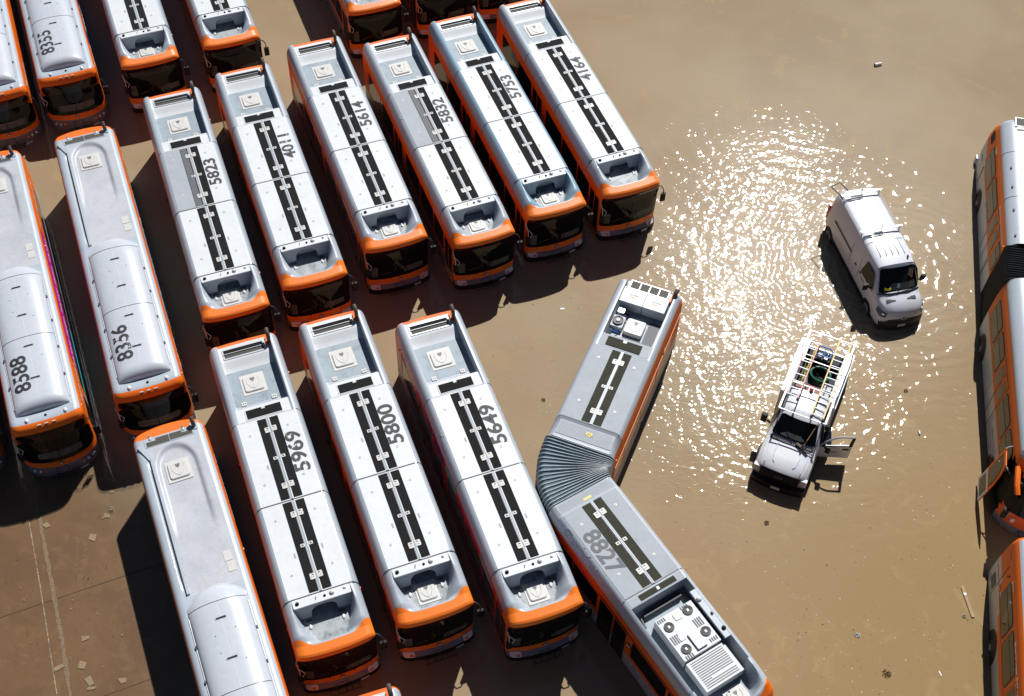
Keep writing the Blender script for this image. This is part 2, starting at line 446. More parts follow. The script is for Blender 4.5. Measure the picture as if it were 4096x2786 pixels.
def edge_round(u, w=1.25, r=.25):
    t = max(0.0, min(1.0, (w - abs(u)) / r)); return sqrt(max(0.0, 1 - (1 - t) ** 2.2))
def rear_floor(v):
    return interp(v, [-3.75, -3.0, -2.55, -1.0, -.72, -.62, -.56], [2.80, 2.74, 2.56, 2.56, 2.6, 2.9, 2.955])
def top_rear(u, v, vend=-3.78):
    zt = ZR - .38 * (1 - sqrt(max(0, 1 - max(0, min(1, (vend + .30 - v) / .30)) ** 2)))
    zt = ZS + (zt - ZS) * edge_round(u)
    # well between the parapets
    uw = .97 if u > 0 else .93
    k = 1 - sstep(abs(u), uw - .035, uw)
    if k > 0 and v < -.02:
        fl = rear_floor(v)
        if v < vend + .04: fl = interp(v, [vend - .01, vend + .04], [ZS, fl])
        zt = zt * (1 - k) + fl * k
    return zt
def top_nose(u, v, s3, vend):      # s3 = seam, vend = front tip ; returns z
    d = v - s3
    zt = interp(d, [0, .5, 1.2, 1.5, 1.82, 1.90, 1.94], [ZR, ZR, 2.88, 2.75, 2.69, 2.64, ZS])
    zt = ZS + (zt - ZS) * edge_round(u, r=.3)
    a = abs(u)
    if .08 < d < 1.52:
        uf = interp(d, [.1, .33, .8, 1.34], [.90, .88, .72, .44]); ur = interp(d, [.1, .33, .9, 1.4], [.94, .98, 1.04, 1.0])
        q = max(0.0, min(1.0, (a - uf) / (ur - uf))); k = 1 - (q * (2 - q)) ** .9
        ke = 1 - sstep(d, 1.34, 1.53)
        ks = max(0, min(1, (d - .10) / .03))
        fl = 2.44
        zt = zt + (fl - zt) * k * ke * ks
    return zt
def nose_mat(u, v, s3):
    d = v - s3; vb = 1.56 - .30 * sstep(abs(u), .55, 1.15)
    if d > vb: return 'nose orange paint'
    a = abs(u)
    if .1 < d < 1.40:
        uf = interp(d, [.1, .33, .8, 1.34], [.90, .88, .72, .44])
        if a < uf - .01 and .14 < d < 1.36: return 'worn floor'
    if d < .3 and a < .9: return 'roof white paint'
    return 'silver paint'
def top_surface(T, sh, zf, mf, rows, us, vend, name='roof_cowl', split=None):
    """height field following the shell's plan; split: dict material->part name"""
    ztop = ZS if sh.zs[-1] == ZS else sh.zs[-1]
    vfm, vrm = sh.VF(ztop, 0), sh.VR(ztop, 0)
    def P(u, v):
        w = v
        if v > vfm - 1.0: w -= (vfm - sh.VF(ztop, u)) * sstep(v, vfm - 1.0, vfm)
        if v < vrm + .6: w += (sh.VR(ztop, u) - vrm) * (1 - sstep(v, vrm, vrm + .6))
        return (u, w, zf(u, v))
    groups = {}
    nu = len(us)
    parts = split or {}
    mbs = {}
    pts = [[P(u, v) for u in us] for v in rows]
    for j in range(len(rows) - 1):
        for i in range(nu - 1):
            m = mf((us[i] + us[i + 1]) / 2, (rows[j] + rows[j + 1]) / 2)
            pn = parts.get(m, name)
            if pn not in mbs: mbs[pn] = (MB(), {})
            mb, ix = mbs[pn]; q = []
            for (jj, ii) in ((j, i), (j, i + 1), (j + 1, i + 1), (j + 1, i)):
                if (jj, ii) not in ix: ix[(jj, ii)] = mb.add([pts[jj][ii]])
                q.append(ix[(jj, ii)])
            mb.face(q, m)
    for pn, (mb, ix) in mbs.items(): T.part(mb, pn, smooth=60)
US_TOP = sorted(set([round(x, 3) for x in [-1.25, -1.247, -1.24, -1.225, -1.2, -1.16, -1.12, -1.07, -1.03, -.99, -.97, -.955, -.935, -.93, -.9, -.86, -.82, -.78, -.74, -.70, -.66, -.62, -.58, -.54, -.5, -.46, -.42, -.38, -.34, -.3, -.26, -.22, -.18, -.14, -.1, -.05, 0] for x in (x, -x)]))

def clearance(T, pts):
    for (u, v, z) in pts:
        m = MB(); m.dome((u, v, z), .045, .06, .05, 'amber lens', n=8, k=3); T.part(m, 'marker_lamp')

def mirror_left(T, u, v, z, sg):
    m = MB()
    m.tube([(u, v - .05, z), (u + sg * .12, v + .08, z + .03), (u + sg * .2, v + .16, z - .1), (u + sg * .2, v + .2, z - .35)], .022, 'dark steel', n=6)
    m.rrect(u + sg * .2 - .11, u + sg * .2 + .11, v + .14, v + .24, z - .72, z - .3, .04, 'black plastic')
    T.part(m, 'mirror')
def mirror_right(T, u, v, z, sg):
    m = MB()
    m.tube([(u, v - .05, z), (u + sg * .05, v + .1, z), (u + sg * .02, v + .22, z - .2), (u + sg * .02, v + .25, z - .55)], .022, 'aluminium', n=6)
    m.tube([(u + sg * .04, v + .2, z - .1), (u + .14, v + .3, z - .35), (u + .05, v + .3, z - .52)], .014, 'lettering white', n=5)
    m.rrect(u + sg * .02 - .1, u + sg * .02 + .1, v + .18, v + .3, z - .9, z - .52, .04, 'black plastic')
    T.part(m, 'mirror')

def bike_rack(T, v, z):
    m = MB()
    for dz, dv in ((0, .05), (.0, .22)):
        m.tube([(-.55, v + dv, z), (.5, v + dv, z)], .016, 'dark steel', n=5)
    for u in (-.5, -.25, 0, .22, .45): m.tube([(u, v, z + .02), (u, v + .25, z)], .014, 'dark steel', n=5)
    m.tube([(-.3, v + .05, z + .02), (-.28, v + .04, z + .38), (.1, v + .04, z + .42), (.12, v + .05, z + .02)], .014, 'dark steel', n=5)
    m.tube([(.2, v + .2, z + .02), (.22, v + .16, z + .3), (.42, v + .16, z + .32), (.44, v + .2, z + .02)], .014, 'dark steel', n=5)
    T.part(m, 'bike_rack')
def wipers(T, sh, z0, s=.55, c=.42):
    for sg in (-1, 1):
        m = MB(); u0 = sg * c
        pts = [(u0, sh.VF(z0 - .08, u0) + .03, z0 - .08), (u0 + sg * -.12, sh.VF(z0 + s * .5, u0) + .03, z0 + s * .5), (u0 - sg * .18, sh.VF(z0 + s, u0) + .03, z0 + s)]
        m.tube(pts, .014, 'black plastic', n=5)
        m.tube([(u0 - sg * .32, sh.VF(z0 + .1, u0) + .035, z0 + .12), (u0 - sg * .14, sh.VF(z0 + s, u0) + .035, z0 + s * 1.05)], .012, 'black plastic', n=5)
        T.part(m, 'wiper')

def emblem(T, u, v, z, r, nrm=(0, 1, 0), up=(0, 0, 1), plate='black plastic', dark=False):
    n = Vector(nrm).normalized(); m = MB()
    m.cyl(Vector((u, v, z)), Vector((u, v, z)) + n * .012, r, plate, n=18)
    o = T.part(m, 'emblem')
    X = {(0, 1, 0): (-1, 0, 0)}.get(tuple(nrm)) or ((0, 1, 0) if nrm[0] < 0 else (0, -1, 0))
    # readable from outside
    if nrm == (0, 1, 0): X = (1, 0, 0)
    elif nrm[0] < 0: X = (0, 1, 0)
    else: X = (0, -1, 0)
    lettering(T, 'M', r * 1.5, u + n.x * .018, v + n.y * .018, z, 'lettering white', X, up, bold=.012, parent=o, name='letter')
    return o

# ================================================================== the boxy forty-foot bus
A_SH = Shell(zs=[-.3, -.1, .05, .3, .42, .75, 2.28, 2.5],
             w=[1.25, 1.275, 1.275, 1.275, 1.275, 1.275, 1.262, 1.25],
             vr=[-3.70, -3.70, -3.70, -3.70, -3.70, -3.70, -3.74, -3.78],
             vf=[8.9, 9.0, 9.02, 9.02, 8.88, 8.86, 8.90, 8.99],
             bf=[.2, .2, .2, .2, .2, .2, .14, .12], br=[.05] * 8, cf=.1)
A_VC, A_BASE = 2.65, -0.3
A_GROUP = 'transit buses parked nose to tail in the flooded yard'
def shell_mat_A(u, v, z):
    if v > 8.3:
        if z < .26: return 'bumper black'
        if z < .42: return 'bumper grey'
        return 'nose orange paint'
    if z < .05: return 'bumper black'
    if z < .75: return 'bumper grey'
    return 'orange paint'
def build_rear_roof(T, sh):
    # engine grille in the deck behind the well
    m = MB()
    v0, v1, z = -3.50, -3.06, 2.80
    def zz(v): return rear_floor(v) + .012
    m.hexa([(-.80, v0, zz(v0) - .03), (.74, v0, zz(v0) - .03), (.74, v1, zz(v1) - .03), (-.80, v1, zz(v1) - .03), (-.80, v0, zz(v0) + .01), (.74, v0, zz(v0) + .01), (.74, v1, zz(v1) + .01), (-.80, v1, zz(v1) + .01)], 'aluminium')
    m.poly([(-.74, v0 + .05, zz(v0) + .014), (.68, v0 + .05, zz(v0) + .014), (.68, v0 + .22, zz(v0 + .2) + .014), (-.74, v0 + .22, zz(v0 + .2) + .014)], 'walkway grip')
    m.poly([(-.74, v0 + .235, zz(v0 + .2) + .014), (.68, v0 + .235, zz(v0 + .2) + .014), (.68, v1 - .05, zz(v1) + .014), (-.74, v1 - .05, zz(v1) + .014)], 'grille mesh')
    m.box(-.76, .70, v0 + .22, v0 + .24, zz(v0) - .02, zz(v0) + .028, 'aluminium')
    T.part(m, 'engine_grille')
    m = MB()
    m.rrect(.80, 1.08, -3.62, -3.20, 2.7, 2.83, .08, 'orange paint')
    T.part(m, 'exhaust_guard')
    m = MB(); m.tube([(.93, -3.36, 2.76), (.93, -3.36, 3.0), (.93, -3.40, 3.12), (.93, -3.50, 3.2), (.93, -3.62, 3.22)], .072, 'exhaust', n=12)
    m.cyl((.93, -3.60, 3.22), (.93, -3.625, 3.22), .055, 'black plastic', n=12)
    T.part(m, 'exhaust_pipe')
    m = MB(); m.rrect(-.86, .80, -2.62, -1.02, 2.55, 2.568, .02, 'well floor'); T.part(m, 'floor_mat')
    hatch(T, -.04, -1.86, 2.57, s=.35)
    for u in (-.55, .52):
        m = MB(); m.rrect(u - .09, u + .09, -1.16, -1.0, 2.565, 2.60, .03, 'hatch plastic'); m.cyl((u - .03, -1.08, 2.6), (u - .03, -1.08, 2.61), .02, 'dark steel', n=8); m.cyl((u + .04, -1.08, 2.6), (u + .04, -1.08, 2.61), .02, 'dark steel', n=8)
        T.part(m, 'bracket')
    lettering(T, 'WATCH STEP', .075, 0, -.78, 2.63, 'lettering yellow', (1, 0, 0), (0, -1, 0), name='step_lettering')
    m = MB(); m.rrect(-.92, .92, -.6, -.03, ZR - .04, ZR - .022, .02, 'roof white paint'); T.part(m, 'rear_shelf')
    m = MB(); m.rrect(-.64, .66, -.5, -.07, ZR - .03, ZR - .008, .02, 'roof white paint'); m.rrect(-.60, .62, -.47, -.1, ZR - .02, ZR, .015, 'walkway grip')
    m.rrect(-.05, .07, -.47, -.38, ZR - .01, ZR + .015, .015, 'hatch plastic')
    T.part(m, 'access_flap')
def build_nose_fit(T, sh, s3):
    z = ZR
    m = MB(); m.rrect(-.93, .93, s3 + .03, s3 + .33, ZR - .03, ZR + .01, .04, 'roof white paint', top_in=.01); T.part(m, 'antenna_shelf')
    m = MB(); us_ = frange(-.92, .92, 46)
    def zb(u):
        a = abs(u)
        return 2.40 + (.44 * (1 - (a / .44) ** 3) ** .4 if a < .44 else 0) + .0
    for sgn in (0, .05):
        m.grid(lambda u, t: (u, s3 + .325 - sgn + .13 * max(0, 1 - (zb(u) + (ZR - .02 - zb(u)) * t - 2.42) / .45) ** 1.5, zb(u) + (ZR - .02 - zb(u)) * t), us_, frange(0, 1, 8), 'silver paint')
    m.grid(lambda u, t: (u, s3 + .325 - .05 * t + .13 * max(0, 1 - (zb(u) - 2.42) / .45) ** 1.5, zb(u)), us_, [0, 1], 'silver paint')
    T.part(m, 'arched_wall')
    m = MB(); m.dome((-.78, s3 + .17, ZR + .01), .065, .065, .07, 'black plastic'); T.part(m, 'antenna')
    m = MB(); m.dome((.10, s3 + .17, ZR + .01), .045, .045, .05, 'black plastic'); T.part(m, 'antenna')
    m = MB(); m.dome((.34, s3 + .14, ZR + .01), .085, .085, .08, 'hatch plastic'); T.part(m, 'antenna')
    m = MB(); m.dome((.76, s3 + .11, ZR + .01), .055, .055, .05, 'white plastic'); T.part(m, 'antenna')
    m = MB(); m.hexa([(-.19, s3 + .12, z), (-.17, s3 + .12, z), (-.19, s3 + .21, z), (-.21, s3 + .21, z), (-.16, s3 + .14, z + .09), (-.15, s3 + .14, z + .09), (-.17, s3 + .18, z + .09), (-.18, s3 + .18, z + .09)], 'dark steel'); T.part(m, 'antenna_fin')
    for u in (-.56, .50):
        m = MB(); m.rrect(u - .1, u + .1, s3 + .50, s3 + .60, 2.44, 2.455, .03, 'number grey'); T.part(m, 'bracket')
        m = MB(); m.dome((u, s3 + .78, 2.44), .045, .09, .05, 'light lens', p=3); T.part(m, 'roof_lamp')
def visor_marks(T, sh, s3):
    m = MB()
    for a, b in ((-.95, -.35), (.28, .85)):
        m.box(a, b, sh.VF(2.5, 0) - .19, sh.VF(2.5, 0) - .17, 2.62, 2.688, 'deep orange paint')
    for u in (-.19, -.04, .11): m.box(u, u + .11, sh.VF(2.5, 0) - .25, sh.VF(2.5, 0) - .15, 2.62, 2.700, 'deep orange paint')
    T.part(m, 'marker_lamps')

def front_face(T, sh, dash=True):
    m = MB(); sh.front(m, -1.245, 1.245, 2.00, 2.47, .05, 'sign glass', eps=.03); T.part(m, 'destination_sign')
    m = MB(); sh.front(m, -1.24, 1.24, .74, 2.03, .10, 'dark glass', eps=.016)
    w = T.part(m, 'windshield')
    m = MB(); m.cyl((0.03, sh.VF(.8, 0) + .02, .78), (.03, sh.VF(1.9, 0) + .025, 1.9), .012, 'black plastic', n=5); T.part(m, 'divider', w)
    m = MB(); sh.front(m, .16, .98, .95, 1.25, .05, 'dash', eps=.019, n=6); T.part(m, 'dashboard', w)
    m = MB()
    for pts in (((-.75, 1.0), (-.35, 1.12)), ((-.22, 1.1), (-.12, 1.35), (-.24, 1.55), (-.14, 1.62))): m.tube([(u, sh.VF(z, u) + .014, z) for u, z in pts], .016, 'cab rail', n=5)
    sh.front(m, -1.1, -.85, .9, 1.5, .05, 'dash', eps=.018, n=3); T.part(m, 'grab_rail', w)
    wipers(T, sh, .78)
    emblem(T, .0, sh.VF(.57, 0) + .01, .57, .085)
    lettering(T, 'Metro Local', .085, -.84, sh.VF(.55, .84) + .012, .53, 'lettering white', (1, .12, 0), (0, 0, 1), name='front_lettering')
    for sg in (-1, 1):
        m = MB(); sh.front(m, min(sg * .82, sg * 1.18), max(sg * .82, sg * 1.18), .30, .44, .05, 'light lens', eps=.012, n=6)
        h = T.part(m, 'headlight')
        m = MB(); sh.front(m, min(sg * .86, sg * 1.0), max(sg * .86, sg * 1.0), .32, .37, .02, 'amber lens', eps=.018, n=3); T.part(m, 'turn_signal', h)
    bike_rack(T, sh.VF(.2, 0) + .02, .18)
    m = MB(); sh.front(m, .52, .80, .10, .22, .01, 'plate white', eps=.03, n=3); p = T.part(m, 'licence_plate')
    mirror_right(T, -1.25, sh.VF(2, 1.25) - .03, 2.1, -1)
    mirror_left(T, 1.25, sh.VF(2, 1.25) - .03, 2.2, 1)

def build_A(name, label, X, Y, th, group):
    T = Thing(name, label, 'bus', X, Y, th, A_VC, A_BASE, group)
    sh = A_SH
    mb = MB(); sh.body(mb, [-.3, -.1, .05, .16, .28, .42, .6, .75, 1.3, 1.9, 2.28, 2.4, 2.5], shell_mat_A)
    T.part(mb, 'body')
    rows = frange(-3.78, -2.9, 22) + frange(-2.8, -.8, 8) + [-.76, -.72, -.68, -.65, -.62, -.59, -.56, -.5, -.3, -.04, 0] + frange(.3, 7.0, 12) + [7.05, 7.10, 7.14, 7.148, 7.18, 7.19] + frange(7.22, 8.3, 22) + frange(8.33, 8.99, 34)
    def zf(u, v):
        if v <= -.02: return top_rear(u, v)
        if v < 7.05: return ZS + (ZR - ZS) * edge_round(u)
        return top_nose(u, v, 7.05, 8.99)
    def mf(u, v):
        if v < -3.62: return 'orange paint'
        if v < -.5:
            if abs(u) < .93 and v < -2.5: return 'roof white paint'
            return 'silver paint'
        if v < 7.05: return 'silver paint'
        return nose_mat(u, v, 7.05)
    top_surface(T, sh, zf, mf, rows, US_TOP, 8.99, split={'nose orange paint': 'visor', 'orange paint': 'rear_band', 'worn floor': 'well_floor'})
    build_rear_roof(T, sh)
    panel_section(T, 0, 3.51); panel_section(T, 3.51, 7.05)
    build_nose_fit(T, sh, 7.05); visor_marks(T, sh, 7.05)
    front_face(T, sh)
    # seams wrapping down the cowl
    for v in (0, 3.51, 7.05):
        m = MB(); m.tube([(sg * u, v, ZS + (ZR - ZS) * edge_round(u) + .003) for sg in (-1,) for u in (1.25, 1.24, 1.2, 1.15, 1.1, 1.05)], .012, 'dark steel', n=5)
        m.tube([(u, v, ZS + (ZR - ZS) * edge_round(u) + .003) for u in (1.25, 1.24, 1.2, 1.15, 1.1, 1.05)], .012, 'dark steel', n=5)
        T.part(m, 'cowl_seam')
    # side windows, doors
    for v0, v1 in ((-2.75, -1.03), (-.9, .85), (2.62, 4.42), (4.5, 6.15), (6.23, 7.42)):
        m = MB(); sh.side(m, -1, v0, v1, .92, 2.04, .1, 'side glass'); T.part(m, 'window')
    for v0, v1 in ((-2.75, -1.0), (-.93, .87), (.94, 2.63), (2.7, 4.35), (4.45, 6.1), (6.2, 7.2), (7.35, 8.45)):
        m = MB(); sh.side(m, 1, v0, v1, .85, 2.04, .08, 'side glass'); T.part(m, 'window')
    for v0, v1 in ((1.02, 2.12), (7.55, 8.5)):
        m = MB(); sh.side(m, -1, v0, v1, .02, 2.15, .06, 'orange paint', eps=.008); d = T.part(m, 'door')
        mid = (v0 + v1) / 2
        for a, b in ((v0 + .05, mid - .03), (mid + .03, v1 - .05)):
            m = MB(); sh.side(m, -1, a, b, .25, 2.05, .05, 'side glass', eps=.014); T.part(m, 'door_glass', d)
    emblem(T, -sh.W(1.3) - .004, 2.36, 1.3, .11, nrm=(-1, 0, 0))
    lettering(T, 'Metro Local', .2, -sh.W(2.28) - .012, 6.75, 2.3, 'lettering white', (0, 1, 0), (0.05, 0, 1), name='side_lettering')
    lettering(T, "Nation's Largest Clean Air Fleet", .11, -sh.W(2.28) - .012, .3, 2.3, 'lettering orange', (0, 1, 0), (0.05, 0, 1), name='side_lettering')
    clearance(T, [(-1.26, 1.0, 2.1), (1.25, 7.0, 2.35), (-1.25, 7.6, 2.35), (-1.26, -3.0, 2.2), (1.27, -2.2, 2.2)])
    for v in (-.2, 6.9):
        for sg in (-1, 1): wheel(T, sg, v, .18)
    return T

def number_A(root, T, num, m='number black', size=.74, v=1.72, u=.70):
    """T is a Thing-like with o,vc,base"""
    return lettering(T, num, size, u, v, ZR + .019, m, (0, -1, 0), (-1, 0, 0), xs=1.2, bold=.016, name='roof_number')
class Ref(Thing):
    def __init__(s, o, vc, base): s.o, s.vc, s.base = o, vc, base

A_LIST = [  # number, X, Y, th, label, variant
 ('5649', -1.838, 26.227, .370, 'bus numbered 5649 with red and pink advertising wrap down its side', 'red'),
 ('5800', -5.357, 26.095, .377, 'bus numbered 5800 with plain orange-red sides, between buses 5969 and 5649', 'deep'),
 ('5969', -8.397, 24.889, .381, 'bus numbered 5969 in worn black digits, with no hatch in its front roof well', 'worn'),
 ('5823', -13.445, 38.029, .374, 'bus numbered 5823 with one grey half panel and its rear roof hatch propped open', 'half'),
 ('4011', -10.685, 39.679, .372, 'bus numbered 4011 in broken black digits, front tucked behind another bus', 'worn'),
 ('5614', -7.809, 41.667, .377, 'bus numbered 5614 with white lettered advert strip on its side', 'white'),
 ('5832', -4.478, 42.002, .387, 'bus numbered 5832 with one lilac-grey half panel and large pale lettering on its cowl', 'half'),
 ('5753', -1.665, 43.619, .388, 'bus numbered 5753 with light blue roof edge above dark orange side', 'blue'),
 ('4164', 1.374, 44.931, .383, 'bus numbered 4164 with bright orange side, at the open end of its row', 'bright'),
]
T0 = build_A('transit_bus', A_LIST[0][4], *A_LIST[0][1:4], A_GROUP)
FRONT_HATCH = {'5649', '5800', '5823', '5614', '5832', '5753'}
SWAP = {'red': {}, 'deep': {'orange paint': 'orange paint'}, 'blue': {'silver paint': 'silver paint'}}
roots = {'5649': T0.o}
def variant(root, kind):
    for ch in root.children:
        n = ch.name.split('.')[0]
        sw = None
        if n in ('body', 'door'):
            sw = {'red': 'red wrap', 'deep': 'deep orange paint', 'blue': 'deep orange paint', 'bright': 'orange paint'}.get(kind, None)
            if sw: sw = {'orange paint': sw}
        if n == 'roof_cowl' and kind == 'blue': sw = {'silver paint': 'blue wrap'}
        if sw:
            ch.data = ch.data.copy()
            for i, ms in enumerate(ch.data.materials):
                if ms.name in sw: ch.data.materials[i] = MAT[sw[ms.name]]
for (num, X, Y, th, lab, kind) in A_LIST[1:]:
    roots[num] = copy_thing(T0.o, X, Y, th, A_VC, A_BASE, lab)
EXTRA_A = [('5644', -19.417, 51.87, .383, 'bus numbered 5644 on its lower front, second bus right of bus 8612'),
 ('4021', -16.09, 53.36, .383, 'bus with no hatch in its bare front well, its nose just behind bus 4011'),
 ('3977', -9.975, 56.04, .383, 'bus numbered 3977 beside its headlight, cut off by the top edge behind bus 5614'),
 ('', -6.95, 57.6, .383, 'bus of which only windshield and orange front show, between bus 3977 and bus 5753'),
 ('', -4.1, 58.88, .383, 'bus of which only the lower front corner shows, at the top edge behind bus 4164'),
 ('', -2.928, 11.585, .375, 'bus of which only an orange rear corner and exhaust tip show at the bottom edge')]
for (num, X, Y, th, lab) in EXTRA_A:
    r = copy_thing(T0.o, X, Y, th, A_VC, A_BASE, lab)
    if num in ('5644', '3977'):
        lettering(Ref(r, A_VC, A_BASE), num, .15, .86, A_SH.VF(.6, .86) + .03, .60, 'lettering orange', (1, -.12, 0), (0, 0, 1), name='front_number')
    if num == '5644': hatch(Ref(r, A_VC, A_BASE), -.03, 7.92, 2.445, s=.29)
for (num, X, Y, th, lab, kind) in A_LIST:
    variant(roots[num], kind)
    R = Ref(roots[num], A_VC, A_BASE)
    number_A(roots[num], R, num, 'number worn' if num in ('5969', '4011') else 'number black', size=.72 if num in ('5649', '5800', '5969') else .66)
    lettering(R, num, .15, .86, A_SH.VF(.6, .86) + .03, .60, 'lettering orange', (1, -.12, 0), (0, 0, 1), name='front_number')
    if num in FRONT_HATCH: hatch(R, -.03, 7.92, 2.445, s=.29)
    if kind == 'half':
        m = MB(); m.rrect(-1.02, -.31, .02, 3.49, ZR + .011, ZR + .0155, .02, 'roof grey paint'); R.part(m, 'grey_panel')
        m = MB(); m.rrect(-.31, -.06, .06, 3.45, ZR + .0185, ZR + .022, .02, 'number grey'); R.part(m, 'faded_strip')
    if num in ('5832', '4164', '5649'):
        cowl_text(R, 'Metro', .62, 2.0, 'lettering faint')
    if num == '5649':
        lettering(R, 'LOS ANGELES', .3, -A_SH.W(2.3) - .016, 1.25, 2.28, 'lettering blue', (0, 1, 0), (.05, 0, 1), bold=.012, name='side_lettering')
        m = MB()
        A_SH.side(m, -1, 2.4, 3.5, 2.1, 2.45, .12, 'teal wrap', eps=.008); A_SH.side(m, -1, 6.0, 7.0, 2.1, 2.4, .12, 'teal wrap', eps=.008); A_SH.side(m, -1, -2.9, -2.2, .9, 2.3, .2, 'roof grey paint', eps=.003)
        R.part(m, 'wrap_patch')
    if num == '5614':
        m = MB(); A_SH.side(m, -1, .4, 7.4, 2.12, 2.32, .05, 'white wrap', eps=.009); R.part(m, 'wrap_patch')
        lettering(R, 'UNWRAPPED  UNFORGETTABLE  UNWRAPPED', .16, -A_SH.W(2.25) - .014, 3.8, 2.22, 'lettering blue', (0, 1, 0), (.05, 0, 1), name='side_lettering')
    if num == '5823':
        for ch in roots[num].children:
            if ch.name.startswith('roof_hatch'): ch.location.z += .0

# ================================================================== the smooth-roofed bus with tank covers
B_SH = Shell(zs=[-.3, 0, .6, .95, 1.95, 2.25, 2.42],
             w=[1.25, 1.275, 1.275, 1.275, 1.262, 1.25, 1.235],
             vr=[-3.3, -3.35, -3.38, -3.4, -3.46, -3.50, -3.52],
             vf=[11.05, 11.14, 11.17, 11.08, 10.92, 10.88, 10.84],
             bf=[.42, .42, .42, .42, .30, .18, .10], br=[.25] * 7, cf=.18, cr=.2)
B_VC, B_BASE = 3.85, -0.3
B_GROUP = 'long buses with smooth silver tank covers in the flooded yard'
def shell_mat_B(u, v, z):
    if v > 10.0:
        if z < -.02: return 'bumper black'
        if z < .62: return 'bumper grey'
        return 'orange paint'
    if z < .05: return 'bumper black'
    if z < 1.0: return 'silver paint'
    return 'orange paint'
def hump_z(u, v, v0=3.25, v1=10.2):
    a = abs(u) / .93
    if a >= 1: return 0
    vs_ = v0 + .55 * a ** 2
    if v < vs_ or v > v1: return 0
    e1 = (v1 - v) / .42; e0 = (v - vs_) / .9
    k = (1 - max(0, 1 - e1) ** 2.3) ** .5 if e1 < 1 else 1
    k0 = sqrt(max(0, 1 - max(0, 1 - e0) ** 2)) if e0 < 1 else 1
    prof = (1 - a ** 2.6) ** .5
    return .34 * k * k0 * prof
def top_B(u, v, vend=10.84):
    zt = 2.42 + .28 * edge_round(u, 1.235, .26)
    if v > vend - .45: zt = min(zt, 2.42 + .28 * sqrt(max(0, 1 - max(0, (v - vend + .45) / .45) ** 2.4)) * edge_round(u, 1.235, .26))
    if v < -3.36: zt = 2.42 + (zt - 2.42) * sqrt(max(0, 1 - max(0, (-3.36 - v) / .16) ** 2))
    # horseshoe recess round the hatch
    if -2.9 < v < 1.5:
        a = abs(u - .02); vv = max(0.0, -1.6 - v)
        rr = sqrt((a / .64) ** 2 + (vv / .88) ** 2)
        d = sstep(1 - rr, -.10, .10) * (1 - sstep(v, -.2, 1.4))
        zt -= .10 * d
    zt -= .05 * sstep(v, -2.2, -1.6) * (1 - sstep(v, 2.6, 3.2)) * (1 - sstep(abs(u + .82), .04, .1))
    return zt + hump_z(u, v) * (1 if v > 3 else 0)
def mat_B(u, v):
    if v > 10.62: return 'orange paint'
    if abs(u) > 1.19: return 'orange paint'
    if v < -3.04 - .1 * (abs(u) > 1): return 'orange paint'
    if hump_z(u, v) > .02: return 'tank cover paint'
    if v < 3.3 and -.72 < u < .95 and v > -2.6: return 'worn white roof'
    return 'light silver paint'
mat('tank cover paint', (0.58, 0.61, 0.65), 0.3, coat=0.4, noise=0.2, nscale=1.0, ncol=(0.52, 0.55, 0.59), grime=.22)
mat('light silver paint', (0.48, 0.53, 0.58), 0.35, coat=0.2, noise=0.2, nscale=1.2)
mat('worn white roof', (0.54, 0.55, 0.57), 0.45, noise=0.6, nscale=1.0, ncol=(0.40, 0.42, 0.45), nsharp=(0.4, 0.65), grime=.35)
